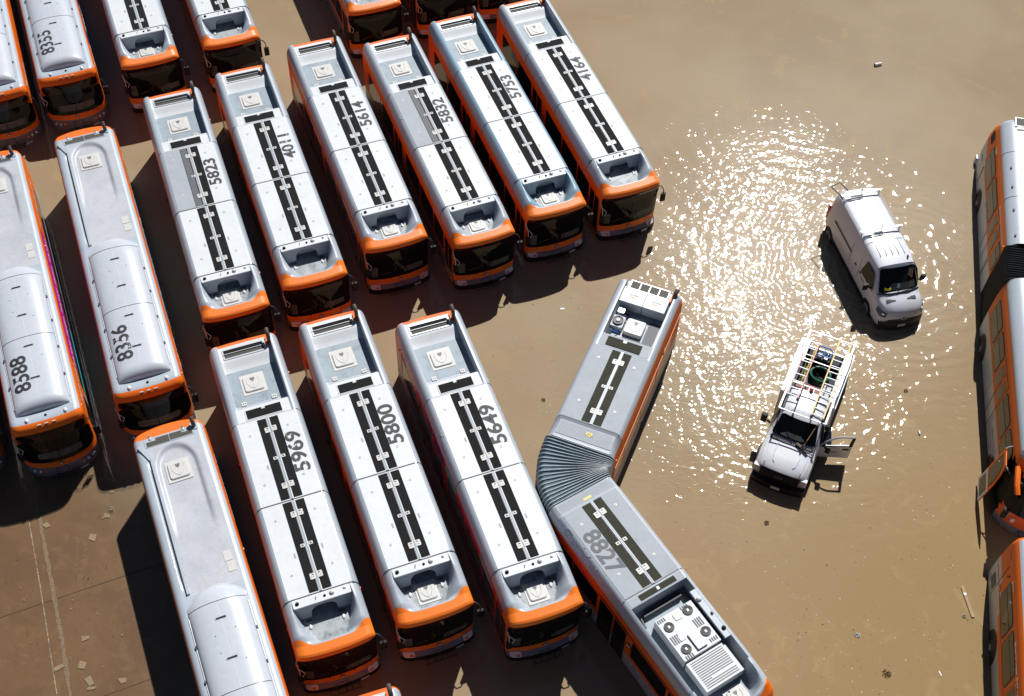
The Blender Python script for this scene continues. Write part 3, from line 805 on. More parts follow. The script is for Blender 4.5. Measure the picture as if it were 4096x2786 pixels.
def build_B(name, label, X, Y, th, group):
    T = Thing(name, label, 'bus', X, Y, th, B_VC, B_BASE, group)
    sh = B_SH
    mb = MB(); sh.body(mb, [-.3, -.05, .1, .35, .6, .65, .95, 1.0, 1.5, 1.95, 2.15, 2.25, 2.42], shell_mat_B); T.part(mb, 'body')
    rows = frange(-3.52, -2.9, 14) + frange(-2.85, -1.8, 18) + frange(-1.7, 3.0, 20) + frange(3.05, 4.9, 34) + frange(5.0, 9.7, 20) + frange(9.75, 10.25, 22) + frange(10.3, 10.84, 16)
    top_surface(T, sh, top_B, mat_B, rows, US_TOP_B, 10.84, name='roof', split={'tank cover paint': 'tank_cover', 'orange paint': 'roof_band'})
    # seams and handles on the cover
    for v in (3.95, 7.0):
        m = MB(); m.tube([(u / 20 * .91, v - (.0), 2.70 + hump_z(u / 20 * .91, v) + .002) for u in range(-20, 21)], .010, 'dark steel', n=4); T.part(m, 'cover_seam')
    m = MB(); m.tube([(.0, v, 2.70 + hump_z(0, v) + .0) for v in frange(4.0, 9.9, 12)], .008, 'white plastic', n=4); T.part(m, 'centre_seam')
    for v in (4.55, 5.95, 7.45, 8.95):
        z = 2.7 + hump_z(0, v)
        m = MB(); m.rrect(-.19, .19, v - .045, v + .045, z - .02, z + .006, .04, 'silver paint'); m.tube([(-.14, v, z + .015), (.16, v, z + .02)], .022, 'dark steel', n=6); T.part(m, 'cover_latch')
    for sg in (-1, 1):
        m = MB(); m.tube([(sg * .945, v, 2.72) for v in frange(4.1, 9.9, 8)], .016, 'light silver paint', n=6); o = T.part(m, 'side_rail')
        for v in (5.1, 6.3, 7.6, 8.9):
            m = MB(); m.rrect(sg * .95 - .03, sg * .95 + .03, v - .05, v + .05, 2.71, 2.76, .01, 'dark steel'); T.part(m, 'rail_clamp', o)
    for (u, v) in ((-.3, 5.1), (.35, 5.0), (-.28, 5.7), (.4, 6.1), (.38, 8.0), (-.35, 8.2)):
        m = MB(); m.cyl((u, v, 2.7 + hump_z(u, v) - .01), (u, v, 2.7 + hump_z(u, v) + .006), .018, 'dark steel', n=8); T.part(m, 'rivet')
    # gutter, hatch, grille, lamps, exhaust
    m = MB(); m.box(-.80, -.70, -2.15, 3.25, 2.66, 2.75, 'light silver paint', ch=.01); m.box(-.84, -.80, -2.2, 3.3, 2.66, 2.70, 'dark steel')
    m.hexa([(-1.1, -2.75, 2.66), (-.98, -2.8, 2.66), (-.70, -2.15, 2.66), (-.82, -2.1, 2.66), (-1.1, -2.75, 2.75), (-.98, -2.8, 2.75), (-.70, -2.15, 2.75), (-.82, -2.1, 2.75)], 'light silver paint')
    T.part(m, 'gutter')
    hatch(T, .01, -1.47, 2.61, s=.34, lift=.06)
    m = MB(); m.rrect(-.84, .86, -3.02, -2.66, 2.685, 2.712, .02, 'light silver paint')
    m.box(-.78, .0, -2.86, -2.68, 2.70, 2.720, 'grille mesh'); m.box(-.45, .0, -2.96, -2.86, 2.70, 2.720, 'grille mesh'); m.box(.02, .45, -2.96, -2.86, 2.70, 2.720, 'grille mesh'); m.box(.02, .80, -2.86, -2.70, 2.70, 2.720, 'grille mesh')
    T.part(m, 'engine_grille')
    for u in (-.62, .52):
        m = MB(); m.dome((u, -3.02 + .04 * abs(u), 2.66), .08, .13, .09, 'silver paint'); l = T.part(m, 'rear_lamp')
        m = MB(); m.dome((u, -3.08, 2.71), .05, .05, .05, 'hatch badge', n=10, k=3); T.part(m, 'lens', l)
    m = MB(); m.rrect(.76, 1.02, -3.14, -2.84, 2.66, 2.73, .07, 'light silver paint'); m.tube([(.90, -2.98, 2.68), (.90, -2.99, 2.82), (.89, -3.06, 2.94), (.88, -3.18, 3.02)], .075, 'exhaust', n=12); T.part(m, 'exhaust_pipe')
    m = MB(); m.rrect(.60, .86, 2.15, 2.52, 2.695, 2.712, .03, 'hatch plastic'); m.rrect(.63, .89, 2.56, 2.93, 2.695, 2.712, .03, 'hatch plastic'); T.part(m, 'roof_patch')
    for u, v in ((-.62, 10.45), (.70, 10.45)):
        m = MB(); m.dome((u, v, 2.69), .07, .10, .08, 'light lens', n=10, k=4); T.part(m, 'roof_lamp')
    m = MB(); m.dome((0.03, 10.42, 2.69), .05, .05, .06, 'black plastic'); T.part(m, 'antenna')
    m = MB()
    for u in (-.25, 0, .25): m.box(u - .06, u + .06, 10.72, 10.75, 2.62, 2.665, 'hatch plastic')
    T.part(m, 'marker_lamps')
    # front
    m = MB(); sh.front(m, -1.16, 1.16, 1.86, 2.36, .18, 'sign glass', eps=.02); T.part(m, 'destination_sign')
    m = MB(); sh.front(m, -1.225, 1.225, .86, 1.88, .22, 'dark glass', eps=.025); w = T.part(m, 'windshield')
    m = MB(); m.tube([(0, sh.VF(z, 0) + .03, z) for z in (.88, 1.3, 1.85)], .014, 'black plastic', n=5); T.part(m, 'divider', w)
    m = MB(); sh.front(m, -.7, .8, 1.05, 1.35, .1, 'dash', eps=.028, n=8); T.part(m, 'dashboard', w)
    wipers(T, sh, .9)
    emblem(T, -.05, sh.VF(.74, 0) + .01, .74, .07)
    for sg in (-1, 1):
        for i, uu in enumerate((.66, .84, 1.03)):
            v = sh.VF(.38, uu); m = MB(); m.cyl((sg * uu, v - .06, .38), (sg * uu * 1.01, v + .02, .39), .075, 'bumper grey', n=14); h = T.part(m, 'headlight')
            m = MB(); m.cyl((sg * uu, v, .385), (sg * uu * 1.01, v + .028, .39), .055, 'light lens' if i else 'amber lens', n=12); T.part(m, 'lens', h)
    bike_rack(T, sh.VF(.1, 0) - .02, .12)
    m = MB(); sh.front(m, .45, .75, -.02, .12, .01, 'plate white', eps=.03, n=3); T.part(m, 'licence_plate')
    mirror_right(T, -1.24, sh.VF(1.9, 1.2) - .05, 1.9, -1); mirror_left(T, 1.24, sh.VF(1.9, 1.2) - .05, 1.95, 1)
    for v0, v1 in ((-2.2, -.5), (-.4, 1.3), (1.4, 3.1), (3.2, 4.9), (5.0, 6.7), (6.8, 8.5), (9.0, 10.1)):
        m = MB(); sh.side(m, 1, v0, v1, .70, 1.46, .08, 'side glass'); T.part(m, 'window')
    for v0, v1 in ((-2.2, -.5), (-.4, 1.3), (1.4, 2.9), (4.4, 6.0), (6.1, 7.7), (7.8, 8.9)):
        m = MB(); sh.side(m, -1, v0, v1, 1.0, 1.90, .08, 'side glass'); T.part(m, 'window')
    for v0, v1 in ((3.1, 4.2), (9.2, 10.2)):
        m = MB(); sh.side(m, -1, v0, v1, .05, 2.05, .06, 'side glass', eps=.008); T.part(m, 'door')
    lettering(T, 'Metro Local', .36, 1.266, 9.0, 2.08, 'lettering white', (0, -1, 0), (-.06, 0, 1), name='side_lettering')
    lettering(T, "Nation's Largest Clean Air Fleet", .22, 1.266, -.6, 2.08, 'lettering white', (0, -1, 0), (-.06, 0, 1), name='side_lettering')
    clearance(T, [(1.22, 10.2, 2.4), (-1.22, 10.2, 2.4), (1.25, 2, 2.2)])
    for v in (.3, 8.2):
        for sg in (-1, 1): wheel(T, sg, v, .18)
    return T
US_TOP_B = sorted(set([round(x, 3) for x in [-1.235, -1.232, -1.225, -1.21, -1.185, -1.15, -1.12, -1.07, -1.0, -.96, -.93, -.925, -.915, -.90, -.88, -.85, -.8, -.74, -.68, -.64, -.6, -.56, -.52, -.48, -.42, -.36, -.3, -.2, -.1, 0] for x in (x, -x)]))
B_LIST = [('8356', -16.785, 36.072, .387, 'bus numbered 8356 in peeling digits on its tank cover, advert lettering along its right side'),
          ('', -10.519, 21.543, .407, 'bus cut off by the bottom edge, its rear against the windshield of bus 8356'),
          ('8588', -20.169, 34.496, .403, 'bus numbered 8588 with a magenta advertising strip along its side'),
          ('8355', -23.508, 52.472, .384, 'bus numbered 8355 with a blue and white advert patch on its side'),
          ('8612', -26.175, 51.144, .384, 'bus numbered 8612 on its front, cut off by the top left corner'),
          ('', -23.39, 34.03, .403, 'bus with only its grey bumper corner showing at the left edge beside bus 8588')]
TB = build_B('covered_roof_bus', B_LIST[0][4], *B_LIST[0][1:4], B_GROUP)
broots = [TB.o] + [copy_thing(TB.o, X, Y, th, B_VC, B_BASE, lab) for (n, X, Y, th, lab) in B_LIST[1:]]
def hn(T, num, m, size=.80, v=8.62, u=-.44):
    me = text_mesh(num, size, 1.02, .018)
    for w in me.vertices:
        uu = u - w.co.y; vv = v - w.co.x; w.co = Vector((uu, -(vv - T.vc), 2.703 + hump_z(uu, vv) - T.base + w.co.z))
    me.materials.clear(); me.materials.append(MAT[m])
    o = bpy.data.objects.new('roof_number', me); col.objects.link(o); o.parent = T.o
for (num, X, Y, th, lab), r in zip(B_LIST, broots):
    R = Ref(r, B_VC, B_BASE)
    if num and num != '8612': hn(R, num, 'number black' if num == '8588' else 'number worn')
    if num: lettering(R, num, .14, .78, B_SH.VF(.78, .78) + .03, .77, 'lettering orange', (1, -.3, 0), (0, 0, 1), name='front_number')
    if num == '8588':
        m = MB(); B_SH.side(m, 1, 1.2, 7.9, 1.45, 2.40, .02, 'magenta wrap', eps=.012); R.part(m, 'advert_strip')
        for i in range(5): lettering(R, ('love island', 'peacock')[i % 2], .3, 1.278, 2.0 + i * 1.35, 1.92, 'lettering white', (0, -1, 0), (-.06, 0, 1), name='advert_lettering')
        m = MB(); B_SH.side(m, 1, 5.2, 8.4, .1, .95, .05, 'teal wrap', eps=.010); R.part(m, 'advert_patch')
    if num == '8356':
        m = MB(); B_SH.side(m, 1, .6, 7.5, 1.50, 2.34, .02, 'white wrap', eps=.012); R.part(m, 'advert_strip')
        for i, t in enumerate(('MARRIED', 'Weekdays 7/6c', 'Expect the unexpected', 'MARRIED', 'Weekdays 7/6c')): lettering(R, t, .22, 1.278, 1.4 + i * 1.3, 2.02, 'lettering blue' if i % 3 else 'magenta wrap', (0, -1, 0), (-.06, 0, 1), name='advert_lettering')
    if num == '8355':
        m = MB(); B_SH.side(m, 1, 4.6, 8.2, 1.5, 2.36, .02, 'lettering blue', eps=.012); R.part(m, 'advert_strip')
        lettering(R, 'WIPEOUT', .42, 1.278, 6.3, 2.02, 'lettering white', (0, -1, 0), (-.06, 0, 1), bold=.015, name='advert_lettering')

# ================================================================== bent articulated bus 8827
def seg_shell(v0, v1, bf=0.0, cf=0.0, cr=0.0, W=1.275):
    k = W / 1.275
    return Shell(zs=[-.3, .05, .42, 2.28, 2.5], w=[1.25 * k, 1.275 * k, 1.275 * k, 1.262 * k, 1.25 * k], vr=[v0] * 5, vf=[v1] * 5, bf=[bf] * 5, br=[0] * 5, cf=cf, cr=cr)
RX, RY, RTH = 3.955, 28.187, -.362
FX, FY, FTH = 4.640, 18.945, .583
C_VC = 0.0
ART = Thing('articulated_bus', 'bent articulated bus numbered 8827 with rooftop fans, crossing the open water', 'articulated bus', RX, RY, RTH, 0.0, -.3)
class Sub(Thing):      # builds parts in another frame but parented to the same thing
    def __init__(s, T, X, Y, th, vc=0.0, uscale=1.0):
        s.o = T.o; s.vc = vc; s.base = T.base; s.us = uscale
        s.M = T_mat(T.o).inverted() @ (Matrix.Translation((X, Y, T.base)) @ Matrix.Rotation(th, 4, 'Z'))
    def part(s, mb, name, parent=None, label=None, smooth=35):
        p = mb.build(name, parent or s.o, s.vc, s.base, smooth)
        p.data.transform(s.M @ Matrix.Diagonal((s.us, 1, 1, 1)))
        if label: p['label'] = label
        return p
def T_mat(o): return Matrix.Translation(o.location) @ Matrix.Rotation(o.rotation_euler[2], 4, 'Z')
def fix_letter(sub, o): o.data.transform(sub.M @ Matrix.Diagonal((sub.us, 1, 1, 1))); return o
def art_mat(u, v, z):
    if z < .05: return 'bumper black'
    if z < .75: return 'silver paint'
    return 'deep orange paint'
# rear unit
sh = seg_shell(-3.6, 4.3, cr=.12)
mb = MB(); sh.body(mb, [-.3, .05, .42, .75, 1.3, 2.28, 2.4, 2.5], lambda u, v, z: None if v > 4.29 else ('orange paint' if (u > 1.0 and z > .75) else art_mat(u, v, z))); ART.part(mb, 'rear_body')
def zf(u, v):
    if v < -.02: return top_rear(u, v, vend=-3.5)
    z = ZS + (ZR - ZS) * edge_round(u)
    return z - (.05 if v > 3.5 else 0)
rows = frange(-3.6, -2.9, 20) + frange(-2.8, -.8, 8) + [-.76, -.72, -.68, -.65, -.62, -.59, -.56, -.5, -.3, -.04, 0] + frange(.3, 3.4, 6) + [3.48, 3.52, 4.3]
top_surface(ART, sh, zf, lambda u, v: 'orange paint' if (v < -3.5 and abs(u) < 1) or u > 1.205 else ('well floor' if v < -.7 and abs(u) < .93 and v > -3.2 else 'silver paint'), rows, US_TOP, 4.3, name='rear_roof_cowl', split={'orange paint': 'rear_band', 'well floor': 'well_floor'})
panel_section(ART, 0, 3.45, 'olive grip', 'roof grey paint')
m = MB(); m.rrect(-1.0, 1.02, 3.55, 4.15, 2.93, 2.965, .02, 'roof grey paint'); pp = ART.part(m, 'perforated_panel')
m = MB()
for i in range(26):
    for j in range(11):
        u = -.93 + i * .072; v = 3.63 + j * .045; m.box(u, u + .022, v, v + .012, 2.964, 2.968, 'dark steel')
ART.part(m, 'perforation', pp)
m = MB(); m.box(.02, .24, 3.74, 3.90, 2.967, 2.972, 'sticker yellow'); st = ART.part(m, 'sticker', pp)
for i, t in enumerate(('DO NOT', 'STEP')): lettering(ART, t, .07, .13, 3.86 - .07 * i, 2.975, 'number black', (-1, 0, 0), (0, 1, 0), parent=pp, name='sticker_lettering')
m = MB()
m.box(-.78, .74, -3.46, -3.04, 2.84, 2.90, 'aluminium')
for i in range(4):
    a = -.75 + i * .37; m.box(a + .015, a + .355, -3.43, -3.07, 2.90, 2.905, 'grille mesh')
ART.part(m, 'engine_grille')
m = MB(); m.rrect(-.90, .0, -2.98, -2.25, 2.55, 3.0, .02, 'roof white paint', top_in=.008); m.rrect(.01, .86, -2.98, -2.25, 2.55, 3.0, .02, 'roof white paint', top_in=.008); o = ART.part(m, 'equipment_locker')
for u, v in ((-.45, -2.65), (.45, -2.62)):
    lettering(ART, 'NO STEP', .085, u, v, 3.004, 'number grey', (1, 0, 0), (0, -1, 0), parent=o, name='locker_lettering')
    m = MB(); m.box(u - .12, u + .12, v + .08, v + .12, 3.0, 3.004, 'lettering orange'); ART.part(m, 'warning_mark', o)
m = MB(); m.rrect(-.86, -.40, -1.72, -1.18, 2.58, 2.78, .04, 'clutter white'); o = ART.part(m, 'cooling_unit')
m = MB(); m.cyl((-.64, -1.46, 2.78), (-.64, -1.46, 2.82), .20, 'fan black', n=20); m.tube([(-.64 + .19 * cos(a), -1.46 + .19 * sin(a), 2.83) for a in frange(0, 2 * pi, 18)[:-1]], .012, 'dark steel', n=5, closed=True); m.cyl((-.64, -1.46, 2.82), (-.64, -1.46, 2.86), .07, 'hatch plastic', n=12); ART.part(m, 'fan', o)
m = MB(); m.rrect(-.80, -.55, -2.12, -1.86, 2.56, 2.80, .04, 'aluminium'); m.rrect(-.5, -.38, -2.05, -1.9, 2.56, 2.7, .03, 'black plastic')
m.tube([(-.55, -2.0, 2.72), (-.35, -1.95, 2.75), (-.25, -1.85, 2.66)], .03, 'black plastic', n=6); m.tube([(-.6, -1.85, 2.7), (-.4, -1.80, 2.74), (-.3, -1.75, 2.6)], .025, 'lettering blue', n=6)
m.tube([(-.85, -1.75, 2.7), (-.87, -1.4, 2.72), (-.85, -1.05, 2.6)], .03, 'black plastic', n=6); m.rrect(-.90, -.72, -1.12, -.85, 2.56, 2.7, .03, 'black plastic'); m.tube([(-.8, -1.0, 2.7), (-.6, -1.0, 2.72), (-.5, -1.05, 2.65)], .022, 'compressor blue', n=6)
ART.part(m, 'pump')
hatch(ART, 0.02, -1.45, 2.58, s=.36, frame=False, lift=.16)
m = MB(); m.box(.45, .86, -2.0, -.76, 2.565, 2.575, 'number grey'); m.box(-.3, .42, -1.0, -.74, 2.565, 2.575, 'number grey'); ART.part(m, 'floor_mat')
m = MB(); m.rrect(-.92, .92, -.6, -.03, ZR - .04, ZR - .022, .02, 'roof grey paint'); m.rrect(-.68, .62, -.5, -.1, ZR - .02, ZR, .015, 'olive grip'); m.rrect(-.1, .04, -.5, -.38, ZR - .01, ZR + .015, .015, 'hatch plastic'); ART.part(m, 'access_flap')
lettering(ART, 'STEP', .075, 0, -.68, 2.66, 'lettering yellow', (1, 0, 0), (0, -1, 0), name='step_lettering')
m = MB(); m.rrect(.84, 1.12, -3.5, -3.02, 2.65, 2.83, .08, 'orange paint'); m.tube([(.97, -3.15, 2.76), (.97, -3.18, 3.0), (.98, -3.28, 3.12), (1.0, -3.42, 3.16)], .085, 'exhaust', n=12); ART.part(m, 'exhaust_pipe')
for v0, v1 in ((-2.4, -.7), (-.5, 1.2), (1.3, 3.0), (3.1, 4.1)):
    m = MB(); sh.side(m, 1, v0, v1, .95, 1.95, .08, 'side glass'); ART.part(m, 'window')
    m = MB(); sh.side(m, -1, v0, v1, .95, 1.95, .08, 'side glass'); ART.part(m, 'window')
m = MB(); m.box(1.26, 1.30, -3.3, 4.2, 2.02, 2.08, 'orange paint'); ART.part(m, 'window_rail')
clearance(ART, [(1.26, -1.3, 2.2), (1.25, 4.1, 2.4)])
wheel(ART, 1, .8, .18); wheel(ART, -1, .8, .18)
# front unit
F = Sub(ART, FX, FY, FTH, uscale=1.035)
sf = Shell(zs=[-.3, .05, .42, .75, 2.28, 2.5], w=[1.25, 1.275, 1.275, 1.275, 1.262, 1.25], vr=[-4.0] * 6, vf=[5.0, 5.12, 5.0, 4.98, 4.96, 4.87], bf=[.2] * 6, br=[0] * 6, cr=0)
mb = MB(); sf.body(mb, [-.3, .05, .42, .75, 1.3, 2.28, 2.4, 2.5], lambda u, v, z: None if v < -3.99 else ('bumper black' if v > 4.4 and z < .3 else ('orange paint' if (v > 4.4 or u > 1) and z > .5 else art_mat(u, v, z)))); F.part(mb, 'front_body')
S3 = 3.25
def zf2(u, v):
    z = ZS + (ZR - ZS) * edge_round(u)
    if v < -3.58: return z - .04
    if v < .3: return z
    if v < S3 + .25:
        uw = 1.0; k = (1 - sstep(abs(u), uw - .03, uw)) * sstep(v, .36, .40)
        if v > S3: k *= 1 - .0 * v
        return z * (1 - k) + 2.42 * k
    return top_nose2(u, v)
def top_nose2(u, v):
    d = v - S3; z = top_nose(u, v, S3, 4.87)
    a = abs(u)
    uf = interp(d, [.2, .7, 1.05, 1.25], [.92, .8, .55, .30]); ur = interp(d, [.2, .9, 1.3], [1.0, 1.0, .95])
    zt = ZS + (interp(d, [0, .5, 1.3, 1.57, 1.62], [ZR, ZR, 2.86, 2.60, ZS]) - ZS) * edge_round(u, r=.3)
    k = (1 - sstep(a, uf, ur)) * (1 - sstep(d, 1.15, 1.36))
    return zt + (2.42 - zt) * k
rows = [-4.0, -3.62, -3.56] + frange(-3.5, .25, 6) + [.3, .34, .36, .38, .40, .44] + frange(.6, 3.4, 8) + frange(3.45, 4.87, 38)
top_surface(F, sf, zf2, lambda u, v: 'orange paint' if v > S3 + 1.40 - .22 * sstep(abs(u), .7, 1.15) else ('well floor' if .4 < v < 4.3 and abs(u) < interp(v - S3, [.2, .7, 1.05, 1.25], [.96, .8, .55, .3]) else 'silver paint'), rows, US_TOP, 4.87, name='front_roof_cowl', split={'orange paint': 'visor', 'well floor': 'well_floor'})
panel_section(F, -3.55, .02, 'olive grip', 'roof grey paint')
m = MB(); m.rrect(-1.04, 1.04, -3.98, -3.62, 2.94, 2.965, .02, 'roof grey paint'); pp = F.part(m, 'perforated_panel')
m = MB()
for i in range(26):
    for j in range(6):
        u = -.93 + i * .072; v = -3.92 + j * .045; m.box(u, u + .022, v, v + .012, 2.964, 2.968, 'dark steel')
F.part(m, 'perforation', pp)
m = MB(); m.box(-.12, .18, -3.74, -3.66, 2.967, 2.972, 'sticker yellow'); F.part(m, 'sticker', pp)
m = MB(); m.rrect(-1.0, 1.0, .06, .34, 2.96, 3.01, .02, 'roof grey paint'); m.rrect(-.62, .72, .10, .30, 3.0, 3.02, .02, 'olive grip'); m.rrect(.02, .12, .14, .26, 3.01, 3.03, .02, 'hatch plastic'); F.part(m, 'access_flap')
# air conditioning unit with four fans and a louvred cover
m = MB(); m.rrect(-.62, .74, 1.02, 2.60, 2.45, 2.86, .03, 'roof white paint', top_in=.01); ac = F.part(m, 'cooling_unit')
for (u, v) in ((.45, 1.26), (-.36, 1.42), (.50, 2.12), (-.34, 2.28)):
    m = MB(); m.cyl((u, v, 2.855), (u, v, 2.885), .165, 'fan black', n=24)
    for k in range(3): m.tube([(u + (.06 + k * .045) * cos(a), v + (.06 + k * .045) * sin(a), 2.892) for a in frange(0, 2 * pi, 18)[:-1]], .007, 'dark steel', n=4, closed=True)
    m.box(u - .035, u + .035, v - .045, v + .045, 2.885, 2.90, 'white plastic'); F.part(m, 'fan', ac)
m = MB()
for (u0, v0, n) in ((-.58, 1.06, 4), (.28, 1.04, 4), (-.56, 1.72, 4), (.36, 1.6, 4), (-.52, 2.46, 4), (.42, 2.38, 4)):
    L = .30 if v0 in (1.72, 1.6) else .13
    for k in range(n): m.box(u0 + k * .075, u0 + k * .075 + .045, v0, v0 + L, 2.86, 2.866, 'number grey')
F.part(m, 'vent_slots', ac)
m = MB(); m.rrect(-.06, .20, 1.12, 1.38, 2.85, 2.88, .05, 'hatch plastic', top_in=.01); m.rrect(-.05, .30, 1.92, 2.50, 2.85, 2.93, .02, 'roof white paint'); m.rrect(-.32, -.12, 1.80, 2.0, 2.85, 2.88, .03, 'white plastic'); F.part(m, 'service_cover', ac)
m = MB(); m.rrect(-.62, .76, 2.66, 3.72, 2.45, 2.80, .02, 'roof white paint', top_in=.01); lv = F.part(m, 'louvred_cover')
m = MB()
for k in range(13):
    v = 2.72 + k * .074; a, b = (-.52, .64)
    if k == 9: b = -.2
    m.box(a, b, v, v + .036, 2.80, 2.806, 'hatch badge')
F.part(m, 'louvres', lv)
m = MB(); m.box(.82, 1.10, .82, 2.66, 2.90, 2.99, 'silver paint', ch=.01); eb = F.part(m, 'antenna_shelf')
m = MB(); m.dome((.92, 1.18, 2.99), .09, .09, .09, 'white plastic'); F.part(m, 'antenna')
m = MB(); m.dome((.98, 2.36, 2.99), .075, .075, .08, 'black plastic'); F.part(m, 'antenna')
m = MB(); m.hexa([(.95, 1.72, 2.99), (.98, 1.70, 2.99), (1.0, 1.82, 2.99), (.97, 1.82, 2.99), (.96, 1.74, 3.08), (.97, 1.74, 3.08), (.99, 1.8, 3.08), (.98, 1.8, 3.08)], 'hatch plastic'); F.part(m, 'antenna_fin')
m = MB(); m.dome((.06, 3.98, 2.43), .06, .06, .08, 'black plastic'); F.part(m, 'antenna')
m = MB()
pts = [(-.85, .95, 2.5), (-.80, .62, 2.5), (-.55, .50, 2.5), (.6, .5, 2.5), (.85, .62, 2.5), (.88, .95, 2.5)]
m.tube(pts, .05, 'dark steel', n=6); m.box(-.7, .7, .62, .66, 2.43, 2.62, 'number grey'); F.part(m, 'duct')
hatch(F, .20, 4.22, 2.44, s=.28)
for v0, v1 in ((-3.72, -2.45), (-2.35, -1.0)):
    m = MB(); sf.side(m, -1, v0, v1, 1.0, 2.02, .08, 'side glass'); F.part(m, 'window')
for v0, v1 in ((.95, 2.75), (2.85, 3.9)):
    m = MB(); sf.side(m, -1, v0, v1, 1.0, 2.02, .08, 'side glass'); F.part(m, 'window')
for v0, v1 in ((-.85, -.1), (-.05, .62)):
    m = MB(); sf.side(m, -1, v0, v1, .05, 2.15, .05, 'bumper black', eps=.008); d = F.part(m, 'door')
    m = MB(); sf.side(m, -1, v0 + .06, v1 - .06, .95, 2.05, .05, 'side glass', eps=.013); F.part(m, 'door_glass', d)
for v0, v1 in ((-3.6, -1.9), (-1.8, -.1), (0, 1.7), (1.8, 3.5)):
    m = MB(); sf.side(m, 1, v0, v1, 1.0, 2.02, .08, 'side glass'); F.part(m, 'window')
emo = emblem(F, -1.285, .82, 1.5, .12, nrm=(-1, 0, 0))
for c in emo.children: fix_letter(F, c)
fix_letter(F, cowl_text(F, 'Go Metro', .62, -1.95, 'lettering faint'))
fix_letter(F, lettering(F, 'Metro', .22, -1.275, 3.6, 2.28, 'lettering white', (0, 1, 0), (.05, 0, 1), name='side_lettering'))
fix_letter(F, lettering(F, 'Go Metro', .5, -1.29, 2.0, .45, 'lettering faint', (0, 1, 0), (0, 0, 1), name='side_lettering'))
fix_letter(F, lettering(F, '8827', .80, -.665, -1.78, ZR + .016, 'number grey', (0, 1, 0), (1, 0, 0), xs=1.05, bold=.018, name='roof_number'))
clearance(F, [(-1.26, .6, 2.3)])
wheel(F, -1, 3.0, .18); wheel(F, 1, 3.0, .18)
m = MB(); m.box(-1.30, -1.262, -3.98, 4.6, 2.06, 2.10, 'deep orange paint'); F.part(m, 'window_rail')
# bellows between the two units
def bellows(T, A, Bf, nfold, name_p, cloth, wid=1.2, bow=0.0, z_top=2.93, ribs='bellows rib'):
    """A,Bf: (centre x,y,theta) world"""
    Minv = T_mat(T.o).inverted()
    def arch(t, s):
        # centre by cubic bezier, angle by interpolation
        a0, a1 = Vector((A[0], A[1])), Vector((Bf[0], Bf[1]))
        L = (a1 - a0).length * .38
        d0 = Vector((sin(A[2]), -cos(A[2]))); d1 = Vector((sin(Bf[2]), -cos(Bf[2])))
        c0, c1 = a0 + d0 * L, a1 - d1 * L
        p = a0 * (1 - t) ** 3 + c0 * 3 * t * (1 - t) ** 2 + c1 * 3 * t * t * (1 - t) + a1 * t ** 3
        th = A[2] + (Bf[2] - A[2]) * (t * t * (3 - 2 * t))
        X, Y = cos(th), sin(th); P = []
        jt = .35 * sin(t * 61.0) + .3 * sin(t * 23.0 + 1); w = wid * (1 + s * .02 + .004 * jt); zt = z_top + s * .022 - .015 * (1 + jt) * 4 * t * (1 - t); r = .2
        prof = [(-w, -.28), (-w, .6), (-w, 1.4), (-w, zt - r)] + [(-w + r - r * cos(a), zt - r + r * sin(a)) for a in frange(0, pi / 2, 5)[1:]]
        prof += [(-w * .5, zt + .01), (0, zt + .015), (w * .5, zt + .01)] + [(-x, z) for x, z in prof[::-1]]
        for u, z in prof: P.append(Minv @ Vector((p.x + X * u, p.y + Y * u, z)))
        return P
    mb = MB(); n = nfold * 4; prev = None
    for i in range(n + 1):
        t = i / n; s = abs((i % 4) - 2) / 2 * 2 - 1
        P = arch(t, -s if i % 4 else -1)
        b = len(mb.v); mb.v.extend([tuple(q) for q in P])
        if prev is not None:
            for k in range(len(P) - 1): mb.face([prev + k, prev + k + 1, b + k + 1, b + k], cloth)
        prev = b
    def raw(mb, nm):
        me = bpy.data.meshes.new(nm); me.from_pydata(mb.v, [], mb.f)
        for q in mb.names: me.materials.append(MAT[q])
        me.polygons.foreach_set('material_index', mb.m); me.update()
        o = bpy.data.objects.new(nm, me); col.objects.link(o); o.parent = T.o; return o
    bo = raw(mb, name_p)
    m2 = MB()
    for i in range(nfold + 1):
        P = arch(max(0, min(1, (i * 4 + 2) / n)), 1.4) if i < nfold else arch(1, .9)
        m2.tube(P, .012, ribs, n=5)
    r = raw(m2, 'bellows_ribs'); r.parent = bo
    return bo
ra = (RX + 4.3 * sin(RTH), RY - 4.3 * cos(RTH), RTH)
fa = (FX - 4.0 * sin(FTH), FY + 4.0 * cos(FTH), FTH)
bellows(ART, ra, fa, 19, 'bellows', 'bellows cloth', wid=1.22)

# ================================================================== articulated bus along the right edge
DR = (21.0869, 39.1309, -.16984); DF = (19.8242, 32.3057, -.14890)
ARD = Thing('articulated_bus', 'orange and silver articulated bus with its front door swung open, along the right edge', 'articulated bus', *DR, 0.0, -.3)
def d_shell(v0, v1, vr_t=None, front=False):
    f = [v1] * 7
    if front: f = [9.5, 9.72, 9.78, 9.6, 9.35, 9.1, 8.95]
    return Shell(zs=[-.3, 0, .6, 1.1, 2.0, 2.55, 2.85], w=[1.26, 1.275, 1.275, 1.27, 1.24, 1.19, 1.12], vr=[v0, v0, v0, v0 + .02, v0 + .15, v0 + .35, v0 + .55] if vr_t else [v0] * 7, vf=f, bf=[.55 if front else 0] * 7, br=[.15 if vr_t else 0] * 7, cf=.2 if front else 0, cr=.2 if vr_t else 0)
def d_mat(u, v, z, r=None):
    if z < .05: return 'bumper black'
    if z < 1.12: return 'light silver paint'
    return 'orange paint'
def d_mat_rear(u, v, z):
    zb = 1.12 + .55 * (1 - sstep(v, -2.0, -.2))
    return 'bumper black' if z < .05 else ('light silver paint' if z < zb else 'orange paint')
